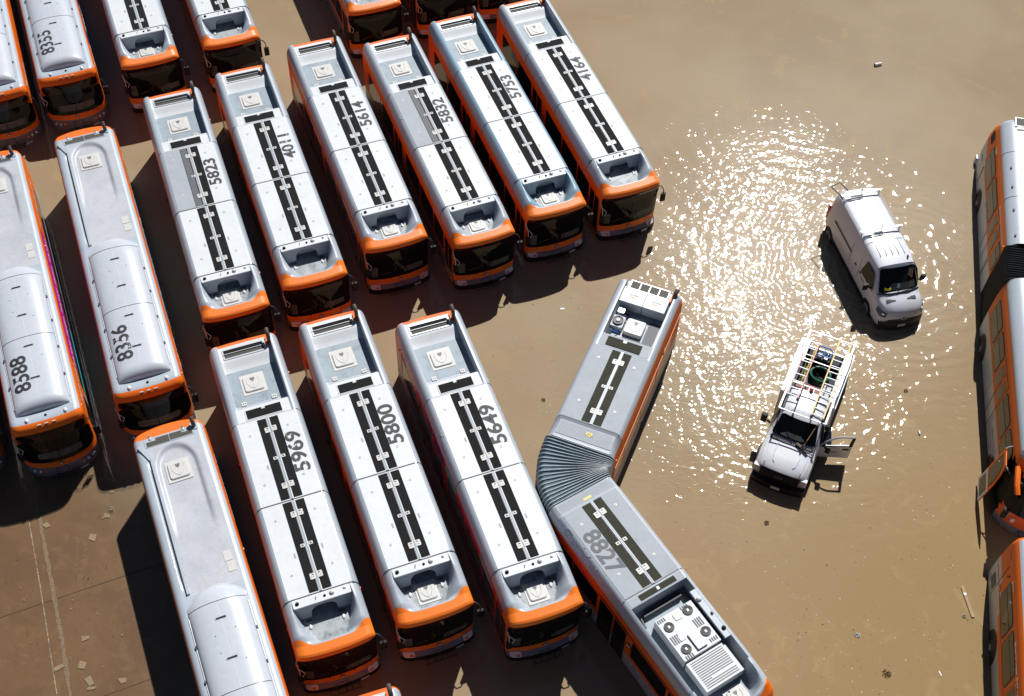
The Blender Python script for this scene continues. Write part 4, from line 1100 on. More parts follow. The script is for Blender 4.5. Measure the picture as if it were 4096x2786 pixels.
def d_mat_front(u, v, z):
    if v > 8.9: return 'bumper black' if z < .05 else ('bumper grey' if z < .5 else 'deep orange paint')
    return d_mat(u, v, z)
def d_roof(T, sh, v0, v1, rear, front, name):
    def zf(u, v):
        e = edge_round(u, 1.12, .85); z = 2.85 + .42 * e ** 1.0
        if rear: z = 2.85 + (z - 2.85) * sqrt(max(0, 1 - max(0, 1 - (v - v0) / .5) ** 2))
        if front: z = 2.85 + (z - 2.85) * sqrt(max(0, 1 - max(0, 1 - (v1 - v) / .6) ** 2))
        return z
    rows = frange(v0, v0 + .5, 8) + frange(v0 + .8, v1 - .8, 8) + frange(v1 - .6, v1, 8)
    us = sorted(set([x for y in (1.12, 1.115, 1.10, 1.06, 1.03, .99, .94, .88, .8, .73, .5, .25, 0) for x in (y, -y)]))
    top_surface(T, sh, zf, lambda u, v: 'roof white paint' if abs(u) < .35 else 'silver paint', rows, us, v1, name=name)
s1 = d_shell(-2.5, 5.5, True)
mb = MB(); s1.body(mb, [-.3, .05, .3, .6, .9, 1.12, 1.2, 1.3, 1.4, 1.5, 1.6, 1.7, 2.0, 2.3, 2.55, 2.7, 2.85], lambda u, v, z: None if v > 5.49 else d_mat_rear(u, v, z)); ARD.part(mb, 'rear_body')
d_roof(ARD, s1, -1.95, 5.5, True, False, 'rear_roof')
m = MB(); m.box(-.62, .6, -1.75, -1.2, 3.2, 3.29, 'aluminium'); m.box(-.58, .56, -1.72, -1.24, 3.29, 3.295, 'grille mesh'); m.box(-.55, .5, -1.05, -.98, 3.24, 3.285, 'dark steel'); ARD.part(m, 'engine_grille')
m = MB()
for v in (.3, 2.9): m.tube([(u, v, 2.85 + .42 * edge_round(u, 1.12, .85) + .004) for u in (-1.12, -1.11, -1.07, -1.03, -.95, -.85, -.7)], .01, 'dark steel', n=4)
for v in (1.2, 2.3, 3.6, 5.0):
    m.box(-.9, -.84, v, v + .1, 3.18, 3.225, 'dark steel')
ARD.part(m, 'roof_seam')
m = MB(); s1.side(m, -1, -1.75, -1.2, 2.05, 2.5, .12, 'black plastic'); ARD.part(m, 'air_intake')
for v0, v1, z0, z1, r in ((-.85, .85, 1.30, 2.38, .16), (.95, 2.75, 1.30, 2.38, .16), (5.0 - .35, 5.42, 1.3, 2.4, .14)):
    m = MB(); s1.side(m, -1, v0, v1, z0, z1, r, 'bumper black', eps=.010); w = ARD.part(m, 'window')
    m = MB(); s1.side(m, -1, v0 + .05, v1 - .05, z0 + .05, z1 - .05, r - .03, 'brown glass', eps=.015); ARD.part(m, 'pane', w)
    m = MB(); s1.side(m, -1, v0 + .05, v1 - .05, z0 + .66, z0 + .69, .01, 'bumper black', eps=.02); ARD.part(m, 'mullion', w)
for v0, v1 in ((2.9, 3.62), (3.68, 4.4)):
    m = MB(); s1.side(m, -1, v0, v1, .1, 2.45, .05, 'bumper black', eps=.004); d = ARD.part(m, 'door')
    m = MB(); s1.side(m, -1, v0 + .03, v1 - .03, 1.12, 2.42, .05, 'orange paint', eps=.008); s1.side(m, -1, v0 + .03, v1 - .03, .12, 1.12, .05, 'light silver paint', eps=.008); ARD.part(m, 'door_skin', d)
    m = MB(); s1.side(m, -1, v0 + .09, v1 - .09, 1.38, 2.25, .12, 'brown glass', eps=.014); ARD.part(m, 'door_glass', d)
lettering(ARD, 'Metro Local', .34, -1.285, 2.0, 1.2, 'lettering white', (0, 1, 0), (.05, 0, 1), name='side_lettering')
lettering(ARD, "Nation's Largest Clean Air Fleet", .16, -s1.W(2.6) - .012, 4.0, 2.55, 'lettering white', (0, 1, 0), (.2, 0, 1), name='side_lettering')
lettering(ARD, '9557', .2, -s1.W(2.5) - .014, -.3, 2.52, 'lettering white', (0, 1, 0), (.2, 0, 1), name='side_number')
m = MB(); m.box(-1.288, -1.274, -1.8, -1.5, .85, 1.0, 'blue wrap'); m.box(-1.285, -1.274, -1.9, -1.0, .2, .22, 'dark steel'); m.box(-1.285, -1.274, 2.95, 3.0, .1, 1.1, 'dark steel'); m.box(-1.285, -1.274, -.9, -.85, .2, 1.1, 'dark steel'); m.box(-1.285, -1.274, 4.5, 4.53, .1, 1.1, 'dark steel')
ARD.part(m, 'panel_gap')
m = MB(); m.box(-1.32, -1.26, -2.45, -2.2, .0, .35, 'light silver paint'); ARD.part(m, 'rear_bumper_corner')
def arch_wheel(T, sg, v, r=.52):
    m = MB(); m.cyl((sg * 1.15, v, .12), (sg * 1.284, v, .12), r + .09, 'bumper black', n=28); a = T.part(m, 'wheel_arch')
    m = MB(); m.cyl((sg * 1.2, v, .10), (sg * 1.294, v, .10), r, 'rubber', n=28); w = T.part(m, 'wheel')
    m = MB(); m.cyl((sg * 1.25, v, .10), (sg * 1.300, v, .10), r * .55, 'dark steel', n=20); m.cyl((sg * 1.29, v, .12), (sg * 1.33, v, .12), r * .22, 'aluminium', n=12); T.part(m, 'rim', w)
arch_wheel(ARD, -1, .35); arch_wheel(ARD, 1, .35)
clearance(ARD, [(-1.26, 1.5, 1.15), (-1.16, 5.2, 2.6)])
D2 = Sub(ARD, *DF)
s2 = d_shell(.35, 9.4, False, True)
mb = MB(); s2.body(mb, [-.3, .05, .3, .5, .6, .9, 1.12, 1.5, 2.0, 2.3, 2.55, 2.7, 2.85], lambda u, v, z: None if (v < .36) or (u < -1.0 and 7.95 < v < 9.02 and z < 2.45) else d_mat_front(u, v, z), ); D2.part(mb, 'front_body')
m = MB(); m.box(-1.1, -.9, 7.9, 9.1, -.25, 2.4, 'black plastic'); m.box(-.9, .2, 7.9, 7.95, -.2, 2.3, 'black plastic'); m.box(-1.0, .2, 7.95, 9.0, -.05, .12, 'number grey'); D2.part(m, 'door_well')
d_roof(D2, s2, .35, 8.95, False, True, 'front_roof')
for v0, v1, z0, z1 in ((.75, 2.2, 1.3, 2.4), (2.32, 3.6, 1.3, 2.4), (5.2, 6.65, 1.3, 2.4), (6.75, 7.95, 1.25, 2.4)):
    m = MB(); s2.side(m, -1, v0, v1, z0, z1, .16, 'bumper black', eps=.010); w = D2.part(m, 'window')
    m = MB(); s2.side(m, -1, v0 + .05, v1 - .05, z0 + .05, z1 - .05, .13, 'brown glass', eps=.015); D2.part(m, 'pane', w)
    m = MB(); s2.side(m, -1, v0 + .05, v1 - .05, z0 + .66, z0 + .69, .01, 'bumper black', eps=.02); D2.part(m, 'mullion', w)
for v0, v1 in ((3.72, 4.4), (4.46, 5.1)):
    m = MB(); s2.side(m, -1, v0, v1, .1, 2.45, .05, 'bumper black', eps=.004); d = D2.part(m, 'door')
    m = MB(); s2.side(m, -1, v0 + .03, v1 - .03, 1.12, 2.42, .05, 'orange paint', eps=.008); s2.side(m, -1, v0 + .03, v1 - .03, .12, 1.12, .05, 'light silver paint', eps=.008); D2.part(m, 'door_skin', d)
    m = MB(); s2.side(m, -1, v0 + .09, v1 - .09, 1.38, 2.25, .12, 'brown glass', eps=.014); D2.part(m, 'door_glass', d)
fix_letter(D2, lettering(D2, 'Local', .8, -1.288, 6.0, .6, 'lettering faint', (0, 1, 0), (0, 0, 1), name='side_lettering'))
eo = emblem(D2, -1.25, 8.12, 1.75, .14, nrm=(-1, 0, 0))
for c in eo.children: fix_letter(D2, c)
arch_wheel(D2, -1, 1.45); arch_wheel(D2, -1, 7.15); arch_wheel(D2, 1, 1.45)
# open front door, hung on two arms
m = MB()
do = [(-1.66, 7.66, .25), (-1.80, 8.72, .25), (-1.62, 8.62, 1.9), (-1.50, 8.35, 2.35), (-1.46, 7.55, 2.35)]
def quad(P): return P
A0, A1, B0, B1 = Vector((-1.72, 7.62, .22)), Vector((-1.80, 8.62, .22)), Vector((-1.40, 7.62, 2.3)), Vector((-1.48, 8.62, 2.3))
def dp(a, b, off=0): 
    p = A0 * (1 - a) * (1 - b) + A1 * a * (1 - b) + B0 * (1 - a) * b + B1 * a * b
    return p + Vector((-1, 0, .15)) * off
def dpanel(m, pts, mt, off, th=.04):
    P = [dp(a, b, off) for a, b in pts] ; Q = [dp(a, b, off - th) for a, b in pts]; n = len(pts)
    b = m.add(P + Q); m.face(range(b, b + n), mt); m.face([b + n + i for i in range(n)][::-1], mt)
    for i in range(n):
        j = (i + 1) % n; m.face([b + i, b + j, b + n + j, b + n + i], mt)
outl = [(0, 0), (1, .0), (1.0, .55), (.92, .82), (.75, 1), (0, 1)]
m = MB(); dpanel(m, outl, 'orange paint', 0); dr = D2.part(m, 'front_door')
m = MB(); dpanel(m, [(0.0, 0), (1, 0), (1, .34), (0, .34)], 'light silver paint', .004, .003); D2.part(m, 'door_skin', dr)
m = MB(); dpanel(m, [(.12, .06), (.85, .06), (.85, .30), (.12, .30)], 'bumper black', .008, .003); dpanel(m, [(.15, .075), (.82, .075), (.82, .285), (.15, .285)], 'brown glass', .011, .003); D2.part(m, 'door_glass', dr)
m = MB(); dpanel(m, [(.12, .40), (.88, .40), (.88, .6), (.80, .80), (.66, .92), (.12, .92)], 'bumper black', .008, .003); dpanel(m, [(.15, .42), (.85, .42), (.85, .6), (.77, .79), (.64, .90), (.15, .90)], 'brown glass', .011, .003); D2.part(m, 'door_glass', dr)
m = MB(); m.tube([(-1.42, 7.66, 2.34), (-1.25, 7.62, 2.42), (-1.05, 7.6, 2.45)], .025, 'aluminium', n=6); m.tube([(-1.52, 7.9, 1.85), (-1.3, 8.2, 1.95), (-1.2, 8.45, 1.95)], .025, 'aluminium', n=6); D2.part(m, 'door_arm')
m = MB(); s2.front(m, -1.20, 1.15, 1.0, 2.3, .2, 'dark glass', eps=.02); D2.part(m, 'windshield')
m = MB(); m.tube([(-1.12, 8.55, 2.55), (-1.2, 9.3, 2.5), (-1.15, 9.55, 2.35)], .10, 'orange paint', n=8); D2.part(m, 'visor_edge')
m = MB(); m.tube([(-1.15, 9.4, 2.35), (-1.3, 9.75, 2.1), (-1.35, 9.85, 1.8)], .03, 'black plastic', n=6); m.rrect(-1.45, -1.25, 9.75, 9.9, 1.35, 1.85, .04, 'black plastic'); D2.part(m, 'mirror')
for uu in (1.02, .8):
    v = s2.VF(.75, uu); m = MB(); m.cyl((-uu, v - .05, .72), (-uu, v + .03, .74), .09, 'light lens', n=14); D2.part(m, 'headlight')
bike_rack(D2, s2.VF(.3, .5), .35)
fix_letter(D2, lettering(D2, '9557', .14, -.9, s2.VF(.95, .9) + .02, .92, 'lettering white', (1, .3, 0), (0, 0, 1), name='front_number'))
# its bellows
ra = (DR[0] + 5.5 * sin(DR[2]), DR[1] - 5.5 * cos(DR[2]), DR[2]); fa = (DF[0] - -.35 * sin(DF[2]), DF[1] + -.35 * cos(DF[2]), DF[2])
bellows(ARD, ra, fa, 15, 'bellows', 'bellows dark cloth', wid=1.2, z_top=3.08, ribs='dark steel')

# ================================================================== bus 5624 at the bottom right corner
BX, BY, BTH = 17.8475, 20.8192, -.17461
G = Thing('corner_bus', 'bus numbered 5624 with orange side and round wheel arch, in the bottom right corner', 'bus', BX + 3.07 * 0, BY, BTH, 4.0, -.3)
sg_ = Shell(zs=[-.3, .0, .6, 1.3, 2.28, 2.5], w=[1.25, 1.275, 1.275, 1.275, 1.262, 1.25], vr=[-.45, -.45, -.43, -.40, -.30, -.25], vf=[12.3] * 6, bf=[.2] * 6, br=[.08] * 6)
def gm(u, v, z):
    zb = .75 + .75 * (1 - sstep(v, .1, 2.6))
    return 'bumper black' if z < .03 else ('light silver paint' if z < zb else 'orange paint')
mb = MB(); sg_.body(mb, [-.3, .03, .3, .6, .75, .85, .95, 1.05, 1.15, 1.25, 1.35, 1.45, 1.55, 1.65, 2.0, 2.28, 2.5], gm); G.part(mb, 'body')
top_surface(G, sg_, lambda u, v: ZS + (ZR - ZS) * edge_round(u) * sqrt(max(0, 1 - max(0, (.05 - v) / .3) ** 2)), lambda u, v: 'orange paint' if abs(u) > 1.16 or v < .0 else 'silver paint', frange(-.25, .1, 8) + frange(.5, 12.3, 14), US_TOP, 12.3, split={'orange paint': 'roof_band'})
for v0, v1, z0, z1 in ((1.25, 2.85, 1.2, 2.3), (2.98, 4.55, 1.2, 2.3), (6.2, 7.9, 1.2, 2.3), (8.0, 9.7, 1.2, 2.3)):
    m = MB(); sg_.side(m, -1, v0, v1, z0, z1, .14, 'bumper black', eps=.010); w = G.part(m, 'window')
    m = MB(); sg_.side(m, -1, v0 + .05, v1 - .05, z0 + .05, z1 - .05, .11, 'side glass', eps=.015); G.part(m, 'pane', w)
    m = MB(); sg_.side(m, -1, v0 + .05, v1 - .05, z0 + .68, z0 + .71, .01, 'bumper black', eps=.02); G.part(m, 'mullion', w)
for v0, v1 in ((4.75, 5.4), (5.45, 6.1)):
    m = MB(); sg_.side(m, -1, v0, v1, .1, 2.35, .04, 'bumper black', eps=.004); d = G.part(m, 'door')
    m = MB(); sg_.side(m, -1, v0 + .03, v1 - .03, .12, 2.32, .04, 'orange paint', eps=.008); G.part(m, 'door_skin', d)
    m = MB(); sg_.side(m, -1, v0 + .09, v1 - .09, 1.2, 2.2, .08, 'side glass', eps=.014); G.part(m, 'door_glass', d)
arch_wheel(G, -1, 2.6); arch_wheel(G, 1, 2.6); arch_wheel(G, -1, 10.5)
m = MB(); m.box(-1.29, -1.27, .1, .55, .35, .8, 'number grey'); m.box(-1.29, -1.27, .85, 1.05, 1.1, 1.25, 'red lens'); m.box(-1.285, -1.27, .65, .66, .1, 2.2, 'dark steel'); m.box(-1.285, -1.27, .0, 4.7, 1.12, 1.125, 'dark steel'); G.part(m, 'vent')
m = MB(); sg_.side(m, -1, .1, .5, 2.0, 2.4, .06, 'deep orange paint'); G.part(m, 'air_intake')
m = MB(); m.tube([(-1.27, 1.0, 2.12), (-1.33, 1.0, 2.12)], .04, 'dark steel', n=6); G.part(m, 'side_camera')
lettering(G, '5624', .19, -1.275, 1.55, 2.42, 'lettering white', (0, 1, 0), (.05, 0, 1), name='side_number')
lettering(G, "Nation's Largest Clean Air Fleet", .17, -1.275, 4.6, 2.42, 'lettering white', (0, 1, 0), (.05, 0, 1), name='side_lettering')

# ================================================================== white van with roof rack
def section_loft(mb, secs, m, close_front=True, close_rear=True):
    """secs: list of (v, [(u,z)...] right half from bottom to roof centre) mirrored"""
    rings = []
    for v, half in secs:
        P = [(u, (v(u, z) if callable(v) else v), z) for u, z in half]
        P += [(-u, (v(u, z) if callable(v) else v), z) for u, z in half[::-1] if u > 1e-6]
        rings.append((mb.add(P), len(P)))
    for (a, n), (b, _) in zip(rings, rings[1:]):
        for i in range(n - 1): mb.face([a + i, a + i + 1, b + i + 1, b + i], m)
        mb.face([a + n - 1, a, b, b + n - 1], m)
    if close_rear: a, n = rings[0]; mb.face([a + i for i in range(n)][::-1], m)
    if close_front: a, n = rings[-1]; mb.face([a + i for i in range(n)], m)
def bow(v, b): return lambda u, z: v - b * (abs(u)) ** 2.5
V = Thing('cargo_van', 'white cargo van with two ladder bars on its roof, standing in the glittering water', 'van', 14.03, 37.24, .25, 2.3, -.2)
def vsec(v, zb, wb, zs, ws, zt, wt, r=.12, cz=.03):
    return (v, [(wb - .06, zb), (wb, zb + .08), (wb, .55), (ws, zs), (wt + .02, zt - r), (wt - .03, zt - r * .35), (wt - r, zt), (wt * .5, zt + cz * .7), (0, zt + cz)])
m = MB()
section_loft(m, [vsec(-.52, .25, .86, .95, .84, 1.75, .60), vsec(-.46, .2, .95, .95, .93, 2.02, .70), vsec(-.32, .15, .98, 1.0, .96, 2.12, .79), vsec(.2, .12, 1.0, 1.0, .98, 2.15, .82), vsec(2.4, .12, 1.0, 1.0, .98, 2.15, .82), vsec(3.2, .12, 1.0, 1.0, .98, 2.13, .81), vsec(3.72, .12, 1.0, 1.0, .96, 2.04, .76)], 'vehicle white', close_front=False)
# windscreen pillar part, bonnet and nose
m2 = m
section_loft(m2, [(bow(3.72, .03), vsec(0, .12, 1.0, 1.0, .96, 2.04, .76)[1]), (bow(3.92, .04), vsec(0, .12, 1.0, 1.0, .96, 1.82, .80)[1]), (bow(4.40, .10), vsec(0, .12, 1.0, .98, .96, 1.20, .90, r=.08)[1]),
                  (bow(4.75, .14), vsec(0, .12, .99, .93, .95, 1.10, .86, r=.08)[1]), (bow(5.12, .20), vsec(0, .12, .97, .80, .92, .96, .78, r=.08)[1]), (bow(5.27, .24), vsec(0, .14, .93, .62, .88, .74, .72, r=.06)[1]), (bow(5.33, .26), vsec(0, .18, .88, .52, .84, .60, .66, r=.05)[1])], 'vehicle white', close_rear=False)
vb = V.part(m, 'body')
def vquad(P, n=6, k=6, off=0.012, mt='dark glass', bowf=0.0, r=0.0):
    """bilinear patch P00,P10,P11,P01 pushed outwards along its normal"""
    P = [Vector(p) for p in P]; N = (P[3] - P[0]).cross(P[1] - P[0]).normalized()
    mb = MB()
    def f(a, b):
        ins = 0
        if r:
            e = min(b, 1 - b); 
            if e < r: ins = r * (1 - sqrt(max(0, 1 - (1 - e / r) ** 2))) * .6
        a2 = ins + a * (1 - 2 * ins)
        p = P[0] * (1 - a2) * (1 - b) + P[1] * a2 * (1 - b) + P[2] * a2 * b + P[3] * (1 - a2) * b
        p = p + N * off; p.y += bowf * (1 - (2 * a2 - 1) ** 2); return p
    mb.grid(f, frange(0, 1, n), [0, .03, .08, .15, .3, .5, .7, .85, .92, .97, 1], mt)
    return mb
w = V.part(vquad([(-.83, 4.36, 1.24), (.83, 4.36, 1.24), (.72, 3.78, 2.0), (-.72, 3.78, 2.0)], off=.03, bowf=.06, r=.1), 'windshield')
m = MB(); m.box(-.6, .75, 4.12, 4.2, 1.30, 1.34, 'dash'); 
q = vquad([(-.45, 4.335, 1.30), (.7, 4.335, 1.30), (.66, 4.16, 1.50), (-.40, 4.16, 1.50)], off=.05, bowf=.07, mt='dash'); V.part(q, 'dashboard', w)
q = vquad([(-.62, 4.30, 1.31), (-.30, 4.30, 1.31), (-.32, 4.24, 1.38), (-.58, 4.24, 1.38)], off=.075, bowf=.07, mt='vest yellow'); V.part(q, 'safety_vest', w)
q = vquad([(-.16, 4.27, 1.35), (.10, 4.27, 1.35), (.08, 4.16, 1.47), (-.10, 4.16, 1.47)], off=.075, bowf=.07, mt='blue wrap'); V.part(q, 'paper', w)
q = vquad([(.38, 3.98, 1.72), (.60, 4.1, 1.55), (.66, 3.86, 1.90), (.52, 3.86, 1.90)], off=.06, bowf=.05, mt='debris tan'); V.part(q, 'seat', w)
m = MB(); m.tube([(-.7, 4.42, 1.22), (-.1, 4.52, 1.24), (.0, 4.46, 1.32)], .014, 'black plastic', n=5); m.tube([(0.1, 4.48, 1.24), (.7, 4.40, 1.25)], .014, 'black plastic', n=5); m.tube([(-.85, 4.38, 1.20), (-.4, 4.50, 1.22), (.4, 4.50, 1.22), (.85, 4.38, 1.20)], .035, 'black plastic', n=6); V.part(m, 'wiper')
for sg in (-1, 1):
    m = MB(); P = [(sg * .992, 3.05, 1.14), (sg * .98, 4.15, 1.10), (sg * .90, 3.85, 1.72), (sg * .88, 3.15, 1.80)]
    b = m.add([(x + sg * .02, y, z) for x, y, z in P]); m.face([b, b + 1, b + 2, b + 3], 'side glass'); V.part(m, 'side_window')
    m = MB(); P = [(sg * .66, 5.13, .86), (sg * .86, 4.92, .90), (sg * .93, 4.72, .93), (sg * .95, 4.72, .72), (sg * .90, 5.02, .66), (sg * .74, 5.18, .68)]
    m.poly([(x * 1.03, y + .03, z) for x, y, z in P], 'number grey'); h = V.part(m, 'headlight')
    m = MB(); m.dome((sg * .80, 5.06, .78), .08, .09, .05, 'light lens', n=10, k=3); V.part(m, 'lens', h)
    m = MB(); m.hexa([(sg * .42 - .19, 4.68, 1.09), (sg * .42 + .19, 4.68, 1.09), (sg * .42 + .19, 4.80, 1.07), (sg * .42 - .19, 4.80, 1.07), (sg * .42 - .19, 4.68, 1.135), (sg * .42 + .19, 4.68, 1.135), (sg * .42 + .19, 4.80, 1.112), (sg * .42 - .19, 4.80, 1.112)], 'number black'); V.part(m, 'bonnet_vent')
    m = MB(); m.tube([(sg * .97, 4.02, 1.2), (sg * 1.16, 3.98, 1.25)], .03, 'black plastic', n=6); m.rrect(sg * 1.22 - .11, sg * 1.22 + .11, 3.92, 4.02, 1.12, 1.42, .04, 'black plastic'); V.part(m, 'mirror')
    for vv in (.15, 4.15):
        m = MB(); m.cyl((sg * .80, vv, .15), (sg * 1.005, vv, .15), .40, 'bumper black', n=24); a = V.part(m, 'wheel_arch')
        m = MB(); m.cyl((sg * .8, vv, .13), (sg * 1.012, vv, .13), .33, 'rubber', n=24); wv = V.part(m, 'wheel')
        m = MB(); m.cyl((sg * .95, vv, .13), (sg * 1.018, vv, .13), .20, 'number grey', n=18)
        m.tube([(sg * 1.02, vv + .19 * cos(a_), .13 + .19 * sin(a_)) for a_ in frange(0, 2 * pi, 16)[:-1]], .018, 'aluminium', n=5, closed=True); V.part(m, 'rim', wv)
    m = MB(); m.rrect(sg * .93 - .03, sg * .93 + .03, -.55, -.40, .55, 1.35, .02, 'red lens'); V.part(m, 'tail_light')
m = MB(); m.box(-1.012, -1.0, .45, 3.75, .14, .34, 'bumper black'); m.tube([(-1.01, .5, .36), (-1.01, 3.75, .36)], .008, 'aluminium', n=4); V.part(m, 'sill_trim')
m = MB(); m.box(-1.0, -.985, .25, 2.0, 1.11, 1.16, 'number grey'); m.box(-.9, -.86, 3.3 - .9, 2.405, 1.2, 2.0, 'number grey') if False else None; V.part(m, 'slide_rail')
m = MB(); m.box(-.998, -.988, 2.02, 2.03, .2, 1.7, 'number grey'); m.box(-.998, -.988, 2.88, 2.89, .2, 1.7, 'number grey'); m.box(-1.005, -.985, 2.5, 2.62, .98, 1.04, 'black plastic'); m.box(-1.005, -.985, 2.98, 3.10, .98, 1.04, 'black plastic'); V.part(m, 'door_handle')
m = MB()
for u in (-.5, -.25, 0, .25, .5): m.tube([(u, v, 2.178 - abs(u) * .03) for v in frange(.3, 3.3, 6)], .014, 'vehicle white', n=5)
m.box(-.78, .78, 2.52, 2.53, 2.165, 2.182, 'silver paint'); V.part(m, 'roof_rib')
m = MB(); m.dome((.55, 3.5, 2.12), .03, .07, .08, 'dark steel', n=8, k=3); V.part(m, 'antenna')
m = MB(); m.tube([(-.78, .02, 2.22), (-.78, 2.05, 2.22)], .012, 'vehicle white', n=5); m.tube([(.78, .02, 2.22), (.78, 2.05, 2.22)], .012, 'vehicle white', n=5); V.part(m, 'rack_rail')
for vv in (0.0, 2.05):
    m = MB(); m.box(-.88, .88, vv - .03, vv + .03, 2.31, 2.35, 'aluminium'); m.box(-.86, .1, vv + .06, vv + .09, 2.33, 2.36, 'aluminium'); m.box(-.5, .0, vv + .1, vv + .16, 2.28, 2.31, 'dark steel')
    for u in (-.8, .8): m.tube([(u, vv, 2.1), (u, vv, 2.32)], .025, 'aluminium', n=6)
    m.tube([(-.05, vv + .04, 2.34), (.02, vv - .02, 2.50)], .022, 'number grey', n=5); m.tube([(-.5, vv + .04, 2.34), (-.42, vv, 2.44)], .018, 'aluminium', n=5); V.part(m, 'roof_bar')
m = MB(); m.tube([(-.86, .18, 2.25), (-.90, -.05, 2.3), (-1.05, -.62, 2.25), (-.62, -.75, 2.28), (-.5, -.22, 2.32)], .022, 'black plastic', n=6); V.part(m, 'rack_handle')
m = MB(); vfb = lambda u: 5.34 - .26 * abs(u) ** 2.5
m.grid(lambda u, z: (u, vfb(u) + .02 - max(0, z - .4) * .35, z), frange(-.68, .68, 12), [.30, .45, .6, .70, .80], 'number black'); g = V.part(m, 'radiator_grille')
m = MB(); m.grid(lambda u, z: (u, 5.37 - .28 * abs(u) ** 2.4, z), frange(-.95, .95, 14), [-.1, .05, .2, .44], 'number black'); m.grid(lambda u, w_: (u, 5.37 - .28 * abs(u) ** 2.4 - w_, .44), frange(-.95, .95, 14), [0, .14], 'number black'); V.part(m, 'bumper')
m = MB(); m.tube([(.1 * cos(a_), 5.345 + .0, .62 + .045 * sin(a_)) for a_ in frange(0, 2 * pi, 14)[:-1]], .012, 'chrome', n=5, closed=True); V.part(m, 'badge', g)
m = MB(); m.box(-.18, .12, 5.37, 5.385, .20, .33, 'plate white'); V.part(m, 'licence_plate')
lettering(V, 'Metro', .14, -1.01, 3.35, .92, 'number grey', (0, 1, 0), (0, 0, 1), name='side_lettering')

# ================================================================== white service pickup with ladder rack
K = Thing('service_pickup', 'white service pickup with a ladder rack and its driver door open', 'truck', 11.917, 29.797, -.4081, 2.8, -.35)
def ksec(v, zb, wb, zs, ws, zt, wt, r=.10, cz=.03, b=0): 
    return (bow(v, b) if b else v, [(wb - .05, zb), (wb, zb + .06), (wb, .5), (ws, zs), (wt + .015, zt - r), (wt - .03, zt - r * .35), (wt - r, zt), (wt * .5, zt + cz * .7), (0, zt + cz)])
m = MB()
section_loft(m, [ksec(2.40, .2, .96, .92, .95, 1.60, .70), ksec(2.46, .2, .97, .92, .96, 1.70, .74), ksec(3.3, .2, .97, .92, .96, 1.71, .74), ksec(3.66, .2, .97, .92, .96, 1.66, .71, b=.06), ksec(4.02, .2, .97, .93, .96, 1.38, .80, b=.1), ksec(4.36, .2, .98, .98, .93, 1.10, .86, r=.06, b=.12),
                 ksec(4.5, .2, .99, .96, .93, 1.08, .86, r=.06, b=.12), ksec(5.1, .2, 1.0, .90, .95, 1.03, .86, r=.06, b=.12), ksec(5.55, .2, .99, .82, .94, .95, .84, r=.06, b=.12), ksec(5.68, .2, .97, .72, .93, .84, .82, r=.05, b=.14)], 'vehicle white')
K.part(m, 'cab')
m = MB()
for u in (-.55, -.38, -.2, 0, .2, .38, .55): m.tube([(u, v, 1.73 - abs(u) * .035) for v in (2.55, 3.0, 3.45)], .014, 'vehicle white', n=5)
K.part(m, 'roof_rib')
w = K.part(vquad([(-.82, 4.30, 1.145), (.82, 4.30, 1.145), (.66, 3.68, 1.65), (-.66, 3.68, 1.65)], off=.03, bowf=.07, r=.1), 'windshield')
q = vquad([(-.72, 4.24, 1.17), (.70, 4.24, 1.17), (.60, 4.10, 1.28), (-.62, 4.10, 1.28)], off=.05, bowf=.08, mt='dash'); K.part(q, 'dashboard', w)
m = MB(); m.grid(lambda u, t: (u, 4.36 + .08 + t * .14 - .12 * abs(u) ** 2.5, 1.135 - t * .03), frange(-.80, .80, 12), [0, 1], 'black plastic')
for i in range(22):
    u = -.7 + i * .066; m.box(u, u + .03, 4.47 - .1 * abs(u) ** 2.5, 4.55 - .1 * abs(u) ** 2.5, 1.125, 1.135, 'number grey')
K.part(m, 'cowl_vent')
for sg in (-1, 1):
    m = MB(); m.tube([(sg * .25 - .25, 4.5, 1.16), (sg * .25 - .35, 4.38, 1.22), (sg * .25 - .62, 4.16, 1.32)], .013, 'black plastic', n=5); K.part(m, 'wiper')
    m = MB(); m.rrect(sg * .86 - .12, sg * .86 + .12, 5.50, 5.655, .50, .79, .03, 'light lens'); m.rrect(sg * .86 - .10, sg * .86 + .10, 5.58, 5.67, .52, .74, .03, 'silver paint'); K.part(m, 'headlight')
    for vv in (.95, 4.72):
        m = MB(); m.cyl((sg * .8, vv, .05), (sg * 1.005, vv, .05), .46, 'bumper black', n=24); K.part(m, 'wheel_arch')
        m = MB(); m.cyl((sg * .82, vv, .05), (sg * 1.06, vv, .05), .40, 'rubber', n=26); wk = K.part(m, 'wheel')
        m = MB(); m.cyl((sg * 1.0, vv, .05), (sg * 1.065, vv, .05), .22, 'aluminium', n=18); K.part(m, 'rim', wk)
m = MB(); P = [(-.985, 2.55, 1.0), (-.985, 3.95, .98), (-.90, 3.72, 1.38), (-.80, 3.5, 1.6), (-.80, 2.6, 1.6)]; m.poly([(x - .012, y, z) for x, y, z in P], 'side glass'); K.part(m, 'side_window')
m = MB(); P = [(.975, 2.62, .25), (.975, 3.95, .25), (.975, 4.0, .95), (.90, 3.76, 1.38), (.79, 3.5, 1.6), (.79, 2.66, 1.6)]; m.poly([(x + .02, y, z) for x, y, z in P], 'black plastic'); K.part(m, 'door_opening')
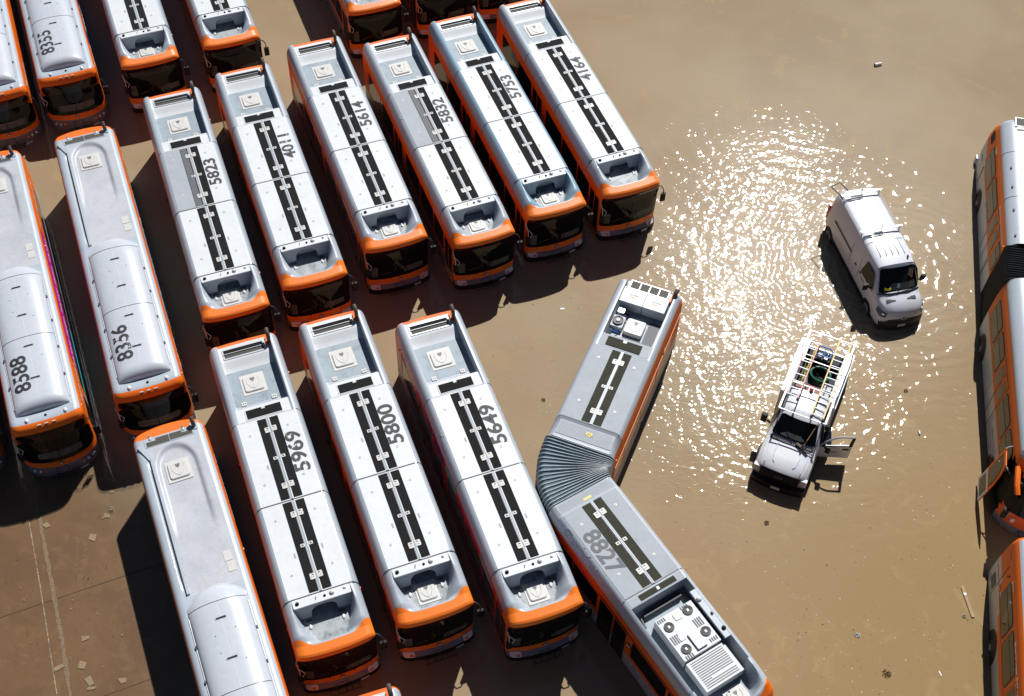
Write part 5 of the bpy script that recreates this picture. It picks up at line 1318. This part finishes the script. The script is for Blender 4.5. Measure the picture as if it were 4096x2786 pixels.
# hood crease ridges
m = MB()
for sg in (-1, 1): m.tube([(sg * .42, 4.6, 1.095), (sg * .46, 5.0, 1.075), (sg * .40, 5.35, 1.03), (sg * .34, 5.42, 1.01)], .018, 'vehicle white', n=6); m.tube([(sg * .74, 4.6, 1.075), (sg * .70, 5.1, 1.05), (sg * .66, 5.5, .99)], .016, 'vehicle white', n=6)
K.part(m, 'bonnet_crease')
m = MB(); m.grid(lambda u, z: (u, 5.72 - .10 * abs(u) ** 2.5 - max(0, z - .6) * .1, z), frange(-.72, .72, 12), [.40, .55, .70, .83], 'black plastic')
for z in (.48, .62, .74): m.tube([(u, 5.735 - .10 * abs(u) ** 2.5, z) for u in frange(-.7, .7, 8)], .02, 'bumper black', n=5)
g = K.part(m, 'radiator_grille')
m = MB(); m.tube([(.14 * cos(a_), 5.76, .66 + .06 * sin(a_)) for a_ in frange(0, 2 * pi, 14)[:-1]], .012, 'hatch badge', n=5, closed=True); K.part(m, 'badge', g)
m = MB(); m.grid(lambda u, z: (u, 5.90 - .14 * abs(u) ** 2.5, z), frange(-.98, .98, 14), [-.2, .0, .16, .30], 'bumper black'); m.grid(lambda u, t: (u, 5.90 - .14 * abs(u) ** 2.5 - t, .30), frange(-.98, .98, 14), [0, .22], 'bumper black'); K.part(m, 'bumper')
m = MB(); m.box(-.17, .16, 5.90, 5.915, .10, .24, 'plate white'); K.part(m, 'licence_plate')
for x0, sg in ((-1.0, -1),):
    m = MB(); m.tube([(-.97, 3.85, 1.0), (-1.12, 3.82, 1.05)], .05, 'black plastic', n=6); m.rrect(-1.36, -1.14, 3.72, 3.90, .98, 1.34, .05, 'black plastic', top_in=.03); K.part(m, 'mirror')
# open driver door
hx, hv, ex, ev = .96, 4.02, 2.02, 3.60
def dd(t, off=0): return (hx + (ex - hx) * t + off * .37, hv + (ev - hv) * t + off * .93)
def dpl(pts, mt, off, th=.05):
    m = MB(); P = [(*dd(t, off), z) for t, z in pts]; Q = [(*dd(t, off - th), z) for t, z in pts]; n = len(P); b = m.add(P + Q)
    m.face(range(b, b + n), mt); m.face([b + n + i for i in range(n)][::-1], mt)
    for i in range(n):
        j = (i + 1) % n; m.face([b + i, b + j, b + n + j, b + n + i], mt)
    return m
dr = K.part(dpl([(0, .28), (1, .26), (1.0, .98), (.55, .96), (.4, .92), (0, .90)], 'vehicle white', 0, .09), 'front_door')
m = MB(); m.tube([(*dd(0, -.04), .95), (*dd(.2, -.04), 1.22), (*dd(.42, -.04), 1.44), (*dd(.6, -.04), 1.52), (*dd(1.0, -.04), 1.52)], .035, 'silver paint', n=6); K.part(m, 'window_frame', dr)
K.part(dpl([(.90, .97), (1.0, .97), (1.02, 1.53), (.94, 1.53)], 'black plastic', 0, .05), 'door_pillar', dr)
m = MB(); m.tube([(*dd(0.05, -.02), .94), (*dd(.42, -.02), .95), (*dd(.95, -.02), 1.0)], .022, 'black plastic', n=5); K.part(m, 'window_seal', dr)
K.part(dpl([(.72, .76), (.92, .77), (.92, .86), (.72, .85)], 'black plastic', .012, .015), 'door_handle', dr)
lettering(K, 'Metro', .10, *dd(.48, .012), .62, 'number grey', (ex - hx, ev - hv, 0), (0, 0, 1), name='door_lettering', parent=dr)
m = MB(); c = dd(.20, .22); m.rrect(c[0] - .09, c[0] + .09, c[1] - .05, c[1] + .05, .90, 1.20, .04, 'black plastic', top_in=.03); m.tube([(*dd(.1, 0), 1.0), (c[0], c[1], 1.02)], .045, 'black plastic', n=6); K.part(m, 'mirror', dr)
# service body
m = MB()
for u0, u1 in ((-1.08, -.70), (.66, 1.02)): m.box(u0, u1, -.42, 2.34, .05, 1.12, 'vehicle white', ch=.02)
m.box(-.70, .66, -.42, 2.34, .30, .42, 'vehicle white'); m.box(-.70, .66, 2.28, 2.34, .42, 1.12, 'vehicle white'); m.box(-.70, .66, -.42, -.36, .42, .80, 'vehicle white')
K.part(m, 'service_body')
m = MB(); m.box(-.69, .65, -.35, 2.27, .42, .435, 'bed liner'); m.box(-.70, -.685, -.35, 2.27, .43, 1.125, 'bed liner'); m.box(.645, .66, -.35, 2.27, .43, 1.125, 'bed liner'); K.part(m, 'bed_floor')
m = MB()
for u in (-.92, .84): m.box(u - .01, u + .01, -.05, 2.3, 1.12, 1.13, 'silver paint')
K.part(m, 'lid_seam')
RZ = 2.05
m = MB()
for u in (-.84, .86): m.box(u - .03, u + .03, -.10, 3.86, RZ - .03, RZ + .02, 'vehicle white')
for v in (-.08, 1.3, 2.5, 3.84): m.box(-.84, .86, v - .016, v + .016, RZ - .03, RZ, 'vehicle white')
for u, v in ((-.84, -.05), (-.84, 2.25), (.86, -.05), (.86, 2.25)): m.tube([(u * 1.12, v + .1, 1.12), (u, v, RZ)], .028, 'vehicle white', n=6)
for u in (-.84, .86): m.tube([(u, 3.84, RZ), (u * .95, 3.6, 1.66)], .02, 'vehicle white', n=6)
K.part(m, 'ladder_rack')
def ladder(name, label, ua, ub, v0, v1, mt, n, group='ladders strapped on the truck rack'):
    L = Thing(name, label, 'ladder', 11.917, 29.797, -.4081, 2.8, RZ + .03, group)
    for u in (ua, ub):
        m = MB(); m.box(u - .022, u + .022, v0, v1, RZ + .035, RZ + .115, mt); L.part(m, 'rail')
    for i in range(n):
        v = v0 + .12 + (v1 - v0 - .24) * i / (n - 1); m = MB(); m.box(ua, ub, v - .016, v + .016, RZ + .055, RZ + .085, 'silver paint'); L.part(m, 'rung')
    for u in (ua, ub):
        m = MB(); m.box(u - .035, u + .035, v0 - .04, v0 + .02, RZ + .03, RZ + .12, 'hatch plastic'); m.box(u - .035, u + .035, v1 - .04, v1 + .05, RZ + .03, RZ + .12, 'rubber'); L.part(m, 'foot')
ladder('ladder', 'shorter ladder with faded pink rails on the truck rack', -.76, -.36, .05, 3.28, 'ladder pink', 10)
ladder('ladder', 'longer ladder with yellow rails on the truck rack', .30, .73, -.04, 3.78, 'ladder yellow', 13)
def small(name, label, cat, mb, X=11.917, Y=29.797, th=-.4081, vc=2.8, base=.43, group=None):
    o = mb.build(name, None, vc, base)
    o.location = (X + vc * sin(th), Y - vc * cos(th), base); o.rotation_euler = (0, 0, th)
    o['label'] = label; o['category'] = cat
    if group: o['group'] = group
    return o
m = MB(); m.rrect(-.62, .58, -.34, .14, .44, .84, .06, 'bed liner'); cp = small('air_compressor', 'air compressor with bright blue handle frame in the truck bed', 'compressor', m)
def sub(mb, name, par, vc=2.8, base=.43): 
    o = mb.build(name, par, vc, base); return o
m = MB(); m.tube([(-.35, -.30, .9), (-.35, -.30, 1.1), (.08, -.30, 1.1), (.20, -.22, 1.08), (.16, .12, 1.08), (-.38, .12, 1.08), (-.40, .10, .9)], .025, 'compressor blue', n=6); m.tube([(-.08, -.30, 1.1), (-.08, .12, 1.08)], .022, 'compressor blue', n=6); sub(m, 'handle_frame', cp)
m = MB(); m.dome((.06, -.10, .84), .11, .11, .2, 'chrome'); sub(m, 'air_filter', cp)
m = MB(); m.rrect(-.3, -.14, -.08, .10, .84, .98, .03, 'clutter white'); m.rrect(-.04, .10, .02, .13, .84, .96, .03, 'blue wrap'); sub(m, 'motor', cp)
m = MB()
for k in range(3): m.tube([(.02 + (.33 + k * .02) * cos(a_) + .03 * (k - 1), .62 + (.36 - k * .015) * sin(a_) + .05 * (k - 1), .50 + k * .09) for a_ in frange(0, 2 * pi, 28)[:-1]], .045, 'hose green', n=8, closed=True)
small('coiled_hose', 'coiled dark green hose lying in the truck bed', 'hose', m)
m = MB()
for k in range(7):
    u = -.64 + (k % 3) * .09; v = .2 + k * .15; m.box(u, u + .055, v, v + .42, .45 + .03 * (k % 4), .52 + .03 * (k % 4), 'wood old')
small('wooden_stakes', 'bundle of old wooden stakes along the truck bed side', 'stakes', m)
m = MB(); m.tube([(-.45, -.3, 1.1), (-.47, .6, .95), (-.50, 1.6, .75)], .022, 'vest yellow', n=6); small('marking_pole', 'yellow marking pole with white bands in the truck bed', 'pole', m)
m = MB(); m.rrect(-.66, .28, 1.72, 2.27, .44, 1.18, .02, 'rust red paint'); m.box(-.25, .25, 2.27, 2.42, 1.17, 1.20, 'rust red paint'); small('tool_chest', 'rust red tool chest at the front of the truck bed', 'tool chest', m)
m = MB(); m.rrect(.34, .62, 1.2, 2.2, .44, .85, .05, 'clutter white'); m.rrect(.14, .34, 1.4, 1.68, .44, .75, .04, 'clutter white'); small('supply_sack', 'white dirty sack in the front corner of the truck bed', 'sack', m)
m = MB(); m.rrect(-.5, .32, .75, 1.70, .436, .45, .01, 'clutter grey'); small('rubber_mat', 'grey dirty mat on the truck bed floor', 'mat', m)
m = MB(); m.cyl((-.02, 2.36, 1.72), (-.02, 2.36, 1.86), .085, 'beacon orange', n=16, r1=.07); m.dome((-.02, 2.36, 1.86), .07, .07, .03, 'beacon orange'); m.box(-.12, .08, 2.28, 2.44, 1.69, 1.72, 'vehicle white')
m.tube([(-.02, 2.36, 1.2), (-.02, 2.36, 1.7)], .02, 'vehicle white', n=6)
small('warning_beacon', 'orange warning beacon behind the truck cab', 'beacon', m, base=1.2)
# broom leaning on the bonnet
m = MB(); m.tube([(.66, 3.50, 1.78), (.40, 4.60, 1.20)], .016, 'wood pale', n=6); br = small('push_broom', 'push broom lying on the pickup bonnet and windshield', 'broom', m, base=1.1)
m = MB(); m.hexa([(.14, 4.48, 1.14), (.18, 4.40, 1.14), (.66, 4.62, 1.13), (.62, 4.70, 1.13), (.14, 4.48, 1.21), (.18, 4.40, 1.21), (.66, 4.62, 1.20), (.62, 4.70, 1.20)], 'bristle'); sub(m, 'brush_head', br, base=1.1)
# ------------------------------------------------------------------ worker leaning into the cab
def skin_body(name, joints, edges, mt, parent, T, sub_=2):
    me = bpy.data.meshes.new(name); me.from_pydata([(x, -(y - T.vc), z - T.base) for (x, y, z), r in joints], edges, [])
    me.materials.append(MAT[mt]); o = bpy.data.objects.new(name, me); col.objects.link(o); o.parent = parent
    md = o.modifiers.new('skin', 'SKIN'); md.use_smooth_shade = True
    for v, (p, r) in zip(me.skin_vertices[0].data, joints): v.radius = (r, r)
    me.skin_vertices[0].data[0].use_root = True
    sm = o.modifiers.new('smooth', 'SUBSURF'); sm.levels = sub_; sm.render_levels = sub_
    return o
PT = Thing('person', 'person in navy clothes with a blue glove, leaning in at the open pickup door', 'person', 11.917, 29.797, -.4081, 2.8, -.35)
pel = (1.16, 3.36, .55)
J = [(pel, .15), ((1.10, 3.40, .80), .13), ((1.06, 3.44, 1.05), .16), ((1.04, 3.47, 1.20), .10), ((1.02, 3.49, 1.28), .055), ((1.00, 3.51, 1.37), .085), ((1.00, 3.52, 1.47), .085),
     ((1.06, 3.28, .50), .09), ((1.08, 3.30, .12), .06), ((1.10, 3.28, -.30), .045), ((1.24, 3.42, .50), .09), ((1.26, 3.46, .12), .06), ((1.28, 3.46, -.30), .045),
     ((1.02, 3.60, 1.17), .065), ((1.03, 3.74, 1.02), .045), ((.99, 3.80, .98), .032), ((.98, 3.83, .97), .03),
     ((1.04, 3.30, 1.16), .065), ((.90, 3.26, 1.0), .045), ((.80, 3.36, .95), .035)]
Ed = [(0, 1), (1, 2), (2, 3), (3, 4), (4, 5), (5, 6), (0, 7), (7, 8), (8, 9), (0, 10), (10, 11), (11, 12), (2, 13), (13, 14), (14, 15), (15, 16), (2, 17), (17, 18), (18, 19)]
body = skin_body('body', J, Ed, 'navy cloth', PT.o, PT)
hd = [((1.00, 3.51, 1.34), .05), ((.995, 3.525, 1.43), .088), ((.99, 3.53, 1.50), .078)]
skin_body('head', hd, [(0, 1), (1, 2)], 'skin', PT.o, PT)
m = MB(); m.dome((.995, 3.51, 1.42), .115, .12, .15, 'hair', n=16, k=6); m.cyl((.995, 3.50, 1.36), (.995, 3.50, 1.43), .10, 'hair', n=14, r1=.115); PT.part(m, 'hair')
gl = [((.985, 3.82, .97), .038), ((.975, 3.86, .965), .04), ((.97, 3.90, .96), .03)]
g_ = skin_body('glove', gl, [(0, 1), (1, 2)], 'blue gloves', PT.o, PT)
for k in range(4):
    u = .945 + k * .018; skin_body('finger', [((u, 3.90, .965), .010), ((u, 3.935, .955), .009), ((u, 3.955, .93), .008)], [(0, 1), (1, 2)], 'blue gloves', g_, PT, 1)
skin_body('thumb', [((.94, 3.87, .965), .011), ((.925, 3.90, .95), .009)], [(0, 1)], 'blue gloves', g_, PT, 1)

# ================================================================== ground and flood water
def raw_obj(name, verts, faces, mat_, kind=None):
    me = bpy.data.meshes.new(name); me.from_pydata(verts, [], faces)
    if mat_: me.materials.append(mat_)
    me.update(); o = bpy.data.objects.new(name, me); col.objects.link(o)
    if kind: o['kind'] = kind
    return o
def gheight(x, y):
    d = sqrt(((x + 16.0) / 5.2) ** 2 + ((y - 16.5) / 7.0) ** 2)
    return -.36 + .31 * (1 - sstep(d, .85, 2.0))
xs = [-600, -200, -80, -50] + frange(-40, 0, 80) + [10, 30, 60, 120, 300, 600]
ys = [-600, -200, -50, 0] + frange(5, 35, 60) + [45, 60, 90, 150, 300, 600]
gv = [(x, y, gheight(x, y)) for y in ys for x in xs]
gf = [(j * len(xs) + i, j * len(xs) + i + 1, (j + 1) * len(xs) + i + 1, (j + 1) * len(xs) + i) for j in range(len(ys) - 1) for i in range(len(xs) - 1)]
gm_ = bpy.data.materials.new('muddy concrete'); gm_.use_nodes = True
def N(nt, t, **kw):
    n = nt.nodes.new(t)
    for k, v in kw.items(): setattr(n, k, v)
    return n
def noise_ramp(nt, vec, scale, lo, hi, detail=8, rough=.6, dist=0.0):
    n = N(nt, 'ShaderNodeTexNoise'); n.inputs['Scale'].default_value = scale; n.inputs['Detail'].default_value = detail; n.inputs['Roughness'].default_value = rough; n.inputs['Distortion'].default_value = dist
    nt.links.new(vec, n.inputs['Vector'])
    r = N(nt, 'ShaderNodeMapRange'); r.inputs['From Min'].default_value = lo; r.inputs['From Max'].default_value = hi; r.interpolation_type = 'SMOOTHSTEP'
    nt.links.new(n.outputs['Fac'], r.inputs['Value']); return r.outputs['Result']
def mixc(nt, fac, a, b):
    m = N(nt, 'ShaderNodeMix', data_type='RGBA')
    nt.links.new(fac, m.inputs['Factor'])
    for s_, q in (('A', a), ('B', b)):
        if isinstance(q, tuple): m.inputs[s_].default_value = (*q, 1)
        else: nt.links.new(q, m.inputs[s_])
    return m.outputs['Result']
def mth(nt, op, a, b=None, clamp=False):
    m = N(nt, 'ShaderNodeMath', operation=op); m.use_clamp = clamp
    for i, q in enumerate((a, b)):
        if q is None: continue
        if isinstance(q, (int, float)): m.inputs[i].default_value = q
        else: nt.links.new(q, m.inputs[i])
    return m.outputs[0]
nt = gm_.node_tree; b = nt.nodes['Principled BSDF']; geo = N(nt, 'ShaderNodeNewGeometry'); pos = geo.outputs['Position']
c = mixc(nt, noise_ramp(nt, pos, .45, .35, .65, dist=.6), (0.145, 0.072, 0.032), (0.185, 0.095, 0.040))
c = mixc(nt, noise_ramp(nt, pos, 1.1, .5, .72, dist=1.5), c, (0.21, 0.118, 0.052))
c = mixc(nt, noise_ramp(nt, pos, 14, .55, .8), c, (0.10, 0.062, 0.036))
nt.links.new(c, b.inputs['Base Color']); b.inputs['Roughness'].default_value = .35
raw_obj('ground', gv, gf, gm_, 'structure')
def strip(name, pts, w, z, m, jag=0.0):
    V_, F_ = [], []; P = []
    for (x0, y0), (x1, y1) in zip(pts, pts[1:]):
        n = max(1, int(sqrt((x1 - x0) ** 2 + (y1 - y0) ** 2) / .12))
        P += [(x0 + (x1 - x0) * i / n, y0 + (y1 - y0) * i / n) for i in range(n)]
    P.append(pts[-1])
    for i, p in enumerate(P):
        a, b_ = P[max(0, i - 1)], P[min(len(P) - 1, i + 1)]; dx, dy = b_[0] - a[0], b_[1] - a[1]; L = sqrt(dx * dx + dy * dy); nx, ny = -dy / L, dx / L
        wl, wr = w / 2 + random.uniform(-jag, jag), w / 2 + random.uniform(-jag, jag)
        for s_ in (wl, -wr): V_.append((p[0] + nx * s_, p[1] + ny * s_, z + gheight(*p)))
    for i in range(len(P) - 1): F_.append((2 * i, 2 * i + 1, 2 * i + 3, 2 * i + 2))
    return raw_obj(name, V_, F_, MAT[m], 'structure')
mat('joint dirt', (0.06, 0.04, 0.025), .9)
mat('gravel line', (0.30, 0.20, 0.115), .8, noise=.9, nscale=22, ncol=(0.12, 0.075, 0.04), nsharp=(.4, .6))
mat('worn white line', (0.5, 0.42, 0.32), .6, noise=.95, nscale=14, ncol=(0.14, 0.09, 0.05), nsharp=(.4, .6))
strip('gravel_strip', [(-16.8, 23.4), (-16.43, 22.5), (-15.48, 20.21), (-14.56, 17.98), (-13.82, 16.0), (-13.3, 14.5)], .13, .012, 'gravel line', .025)
strip('lane_line', [(-16.77, 22.39), (-15.6, 19.5), (-14.25, 16.03), (-13.7, 14.5)], .03, .010, 'worn white line', .006)
strip('pavement_joint', [(-18.4, 17.95), (-16.76, 18.6), (-12.89, 20.3), (-11.6, 20.86)], .03, .008, 'joint dirt', .006)
strip('pavement_joint', [(-12.76, 15.99), (-11.2, 16.68)], .025, .008, 'joint dirt', .006)

# water
wm = bpy.data.materials.new('muddy flood water'); wm.use_nodes = True
nt = wm.node_tree; b = nt.nodes['Principled BSDF']; geo = N(nt, 'ShaderNodeNewGeometry'); pos = geo.outputs['Position']
sep = N(nt, 'ShaderNodeSeparateXYZ'); nt.links.new(pos, sep.inputs[0])
def dist_to(x, y, sx=1.0, sy=1.0):
    a = mth(nt, 'DIVIDE', mth(nt, 'SUBTRACT', sep.outputs['X'], x), sx); c_ = mth(nt, 'DIVIDE', mth(nt, 'SUBTRACT', sep.outputs['Y'], y), sy)
    return mth(nt, 'SQRT', mth(nt, 'ADD', mth(nt, 'MULTIPLY', a, a), mth(nt, 'MULTIPLY', c_, c_)))
def falloff(d, a, c_):
    r = N(nt, 'ShaderNodeMapRange'); r.interpolation_type = 'SMOOTHSTEP'; r.inputs['From Min'].default_value = a; r.inputs['From Max'].default_value = c_
    r.inputs['To Min'].default_value = 1; r.inputs['To Max'].default_value = 0; nt.links.new(d, r.inputs['Value']); return r.outputs['Result']
base = mixc(nt, noise_ramp(nt, pos, .12, .35, .65, detail=3), (0.305, 0.220, 0.130), (0.355, 0.268, 0.168))
base = mixc(nt, falloff(dist_to(15, 19, 9, 12), .2, 1.6), base, (0.315, 0.212, 0.098))
base = mixc(nt, mth(nt, 'MULTIPLY', noise_ramp(nt, pos, .7, .55, .70, detail=4, dist=1.2), .55), base, (0.385, 0.275, 0.135))
nt.links.new(base, b.inputs['Base Color']); b.inputs['Roughness'].default_value = .03; b.inputs['Coat Weight'].default_value = .05; b.inputs['Coat Roughness'].default_value = .29; b.inputs['Specular IOR Level'].default_value = .45; b.inputs['IOR'].default_value = 1.33
calm = .10
m1 = falloff(dist_to(10.8, 34.0, 10.5, 13.0), .35, 1.2)
m2 = falloff(dist_to(7.5, 27.5, 6.5, 6.0), .3, 1.4)
mask = mth(nt, 'ADD', mth(nt, 'MAXIMUM', m1, mth(nt, 'MULTIPLY', m2, .8)), calm)
def nz(scale, amp, sx=1, sy=1, rot=0, detail=3, dist=.3):
    mp = N(nt, 'ShaderNodeMapping'); mp.inputs['Scale'].default_value = (sx, sy, 1); mp.inputs['Rotation'].default_value = (0, 0, rot); nt.links.new(pos, mp.inputs['Vector'])
    n = N(nt, 'ShaderNodeTexNoise'); n.inputs['Scale'].default_value = scale; n.inputs['Detail'].default_value = detail; n.inputs['Distortion'].default_value = dist
    nt.links.new(mp.outputs[0], n.inputs['Vector']); return mth(nt, 'MULTIPLY', n.outputs['Fac'], amp)
def ring(x, y, k, amp, reach, sx=1, sy=1):
    d = dist_to(x, y, sx, sy); wob = nz(.6, 1.6)
    s_ = mth(nt, 'SINE', mth(nt, 'MULTIPLY', mth(nt, 'ADD', d, wob), k))
    return mth(nt, 'MULTIPLY', mth(nt, 'MULTIPLY', s_, amp), falloff(d, reach * .3, reach))
hgt = mth(nt, 'ADD', nz(1.3, .008, 1, 1.5, .1, 2, .5), nz(3.0, .0185, 1, 1.6, .12, 2, .6))
hgt = mth(nt, 'ADD', hgt, nz(8.0, .0030, 1, 1.5, -.2, 2, .3))
hgt = mth(nt, 'ADD', hgt, nz(.6, .022, 1, 1, 0, 2))
hgt = mth(nt, 'ADD', hgt, ring(15.4, 35.2, 11, .0062, 10.5))
hgt = mth(nt, 'ADD', hgt, ring(11.3, 28.2, 13, .0034, 8.0))
hgt = mth(nt, 'ADD', hgt, ring(13.0, 44.0, 8.0, .0040, 24.0))
hgt = mth(nt, 'MULTIPLY', hgt, mask)
bp_ = N(nt, 'ShaderNodeBump'); bp_.inputs['Strength'].default_value = 1; bp_.inputs['Distance'].default_value = 1
nt.links.new(hgt, bp_.inputs['Height']); nt.links.new(bp_.outputs[0], b.inputs['Normal'])
# shallow, clear film of water over the silted concrete at the lower left
clear = falloff(dist_to(-16.0, 16.5, 5.2, 7.0), .8, 1.6)
b_alpha = mth(nt, 'SUBTRACT', 1.0, mth(nt, 'MULTIPLY', clear, .9))
nt.links.new(b_alpha, b.inputs['Alpha'])
raw_obj('flood_water', [(-600, -600, 0), (600, -600, 0), (600, 600, 0), (-600, 600, 0)], [(0, 1, 2, 3)], wm, 'structure')

# ================================================================== floating and sunken litter
def flat_piece(name, label, cat, x, y, w, h, rot, m, z=.006, group=None, th=.004, jag=0.0):
    n = 4; pts = []
    for (a, c_) in ((-1, -1), (1, -1), (1, 1), (-1, 1)):
        pts.append((a * w / 2 + random.uniform(-jag, jag), c_ * h / 2 + random.uniform(-jag, jag)))
    V_ = [(p[0], p[1], 0) for p in pts] + [(p[0] * .98, p[1] * .98, th + random.uniform(0, th)) for p in pts]
    o = raw_obj(name, V_, [(3, 2, 1, 0), (4, 5, 6, 7), (0, 1, 5, 4), (1, 2, 6, 5), (2, 3, 7, 6), (3, 0, 4, 7)], MAT[m])
    o.location = (x, y, z); o.rotation_euler = (0, 0, rot); o['label'] = label; o['category'] = cat
    if group: o['group'] = group
    return o
PG = 'tan paper sheets lying in the shallow water'
PP = [(-14.06, 22.56, .30, .20, -.1, 'tan sheet beside the crumpled rag in the shallow corner'), (-16.06, 22.14, .26, .26, .8, 'tan sheet nearest the gravel strip, far end of the shallow corner'),
      (-14.39, 21.7, .30, .32, 1.3, 'tan sheet alone between the gravel strip and the bus shadow'), (-13.78, 17.95, .30, .20, .2, 'small tan sheet with a folded edge, above the middle of the shallow corner'),
      (-14.4, 16.94, .34, .20, .6, 'tan sheet lying across the gravel strip'), (-13.68, 17.02, .30, .27, .05, 'tan sheet just right of the gravel strip'),
      (-13.29, 16.45, .42, .25, -1.0, 'largest torn tan sheet near the bottom edge'), (-12.23, 16.53, .28, .30, .3, 'wrinkled tan sheet closest to the bus shadow at the bottom'),
      (-13.18, 16.23, .34, .16, .2, 'tan scrap tucked under the torn sheet at the bottom'), (-14.1, 23.57, .28, .14, .15, 'submerged tan sheet at the edge of the bus shadow'), (-13.7, 23.76, .18, .1, .1, 'smallest tan scrap at the tip of the bus shadow')]
for x, y, w_, h_, r_, lab in PP: flat_piece('paper_sheet', lab, 'paper', x, y, w_ * .8, h_ * .8, r_, 'paper tan', z=-.028, group=PG, jag=.05, th=.002)
def lump(name, label, cat, x, y, r, m, h=.03, n=70, seed=1, group=None):
    r *= .65; rnd = random.Random(seed); V_, F_ = [], []
    for k in range(n):
        a = rnd.uniform(0, 2 * pi); d = r * sqrt(rnd.random()); s_ = r * rnd.uniform(.10, .28); t = rnd.uniform(0, 3)
        cx, cy, cz = d * cos(a), d * sin(a), rnd.uniform(0, h); b_ = len(V_)
        V_ += [(cx + s_ * cos(t), cy + s_ * sin(t), cz), (cx + s_ * .5 * cos(t + 1.7), cy + s_ * .5 * sin(t + 1.7), cz + rnd.uniform(0, h)), (cx - s_ * cos(t), cy - s_ * sin(t), cz), (cx + s_ * .5 * cos(t - 1.7), cy + s_ * .5 * sin(t - 1.7), cz)]
        F_.append((b_, b_ + 1, b_ + 2, b_ + 3))
    o = raw_obj(name, V_, F_, MAT[m]); o.location = (x, y, .008); o['label'] = label; o['category'] = cat
    if group: o['group'] = group
    return o
lump('crumpled_rag', 'crumpled pale rag in the shallow corner beside the bus shadow', 'rag', -13.95, 22.85, .14, 'rag', seed=2)
lump('dead_leaf', 'dry brown leaf floating below the pickup', 'leaf', 9.18, 23.04, .14, 'leaf', seed=3)
lump('leaf_clump', 'wide brown leaf clump floating near the bottom edge', 'leaves', 12.55, 17.51, .22, 'leaf', seed=4)
lump('leaf_clump', 'small brown leaf clump floating right of the pickup', 'leaves', 15.07, 28.99, .13, 'leaf', seed=5)
lump('leaf_clump', 'brown leaf clump floating left of the bent bus', 'leaves', 1.24, 28.08, .12, 'leaf', seed=8)
lump('plastic_bag', 'clear crumpled plastic bag floating at the lower right', 'bag', 11.79, 18.85, .15, 'clear plastic', seed=6)
lump('plastic_bag', 'small greenish plastic scrap beside the floating plank', 'bag', 15.51, 19.65, .11, 'clear plastic', seed=7)
m = MB(); m.cyl((-.17, 0, .05), (.15, .06, .06), .085, 'white plastic', n=14, r1=.07); m.cyl((-.171, 0, .05), (-.172, 0, .05), .07, 'number grey', n=14)
o = m.build('floating_cup', None); o.location = (16.89, 48.07, 0); o.rotation_euler = (0, 0, .5); o['label'] = 'white cup floating alone in the open water at the top right'; o['category'] = 'cup'
m = MB(); m.cyl((0, -.09, .03), (0, .06, .03), .035, 'white plastic', n=10); m.cyl((0, .06, .03), (0, .10, .03), .015, 'compressor blue', n=8)
o = m.build('plastic_bottle', None); o.location = (15.26, 27.06, 0); o['label'] = 'small plastic bottle floating between the pickup and the right-hand bus'; o['category'] = 'bottle'
flat_piece('white_wrapper', 'white printed wrapper floating left of the bent bus', 'wrapper', 1.96, 32.57, .17, .09, .1, 'white plastic', jag=.01)
flat_piece('white_strip', 'thin white plastic strip floating near the bottom right bus', 'plastic strip', 14.32, 17.57, .04, .18, .3, 'white plastic')
m = MB(); m.hexa([(-.05, -.62, 0), (.05, -.62, 0), (.05, .5, 0), (-.05, .62, 0), (-.05, -.62, .04), (.05, -.62, .04), (.05, .5, .04), (-.05, .62, .04)], 'wood pale')
o = m.build('wooden_plank', None); o.location = (15.71, 20.22, 0); o.rotation_euler = (0, 0, .13 + pi); o['label'] = 'wooden plank floating beside the bottom right bus'; o['category'] = 'plank'
m = MB(); m.box(-.05, .05, .20, .29, .04, .046, 'white plastic'); m.build('sticker', o)
# countless flecks of litter
rnd = random.Random(11)
V_, F_, MI = [], [], []
def fleck(x, y, s_, mi):
    a = rnd.uniform(0, pi); e = s_ * rnd.uniform(.35, 1); b_ = len(V_); ca, sa = cos(a), sin(a)
    for p, q in ((-s_, -e * .6), (s_ * .7, -e), (s_, e * .5), (-s_ * .5, e)): V_.append((x + p * ca - q * sa, y + p * sa + q * ca, .006 + rnd.uniform(0, .004)))
    F_.append((b_, b_ + 1, b_ + 2, b_ + 3)); MI.append(mi)
for (cx, cy, sx, sy, n) in ((9, 21, 3.4, 3.4, 500), (11.5, 18, 2.6, 1.8, 260), (3.2, 26.5, 1.6, 3.6, 130), (1.6, 30, 1.4, 2.0, 110), (15, 21, 1.0, 2.6, 110), (15.6, 24.4, .8, 1.2, 40), (13, 42, 6, 5, 90), (0, 34.5, 2.5, .8, 60), (-5.5, 35.0, 1.2, .5, 20), (-14, 19.5, 2.0, 2.6, 190), (-15.7, 18, 1.6, 2, 90), (6, 16.5, 2.0, 1.0, 90)):
    for k in range(n):
        fleck(rnd.gauss(cx, sx), rnd.gauss(cy, sy), min(.035, .006 + abs(rnd.gauss(0, .009))), rnd.choice((0, 0, 0, 1, 2, 2) if cx > -2 else (1, 2, 2, 2)))
o = raw_obj('floating_litter', V_, F_, None, 'stuff'); 
for q in ('debris white', 'debris tan', 'debris dark'): o.data.materials.append(MAT[q])
o.data.polygons.foreach_set('material_index', MI)
o['label'] = 'countless tiny white and brown flecks floating on the brown water'; o['category'] = 'litter'
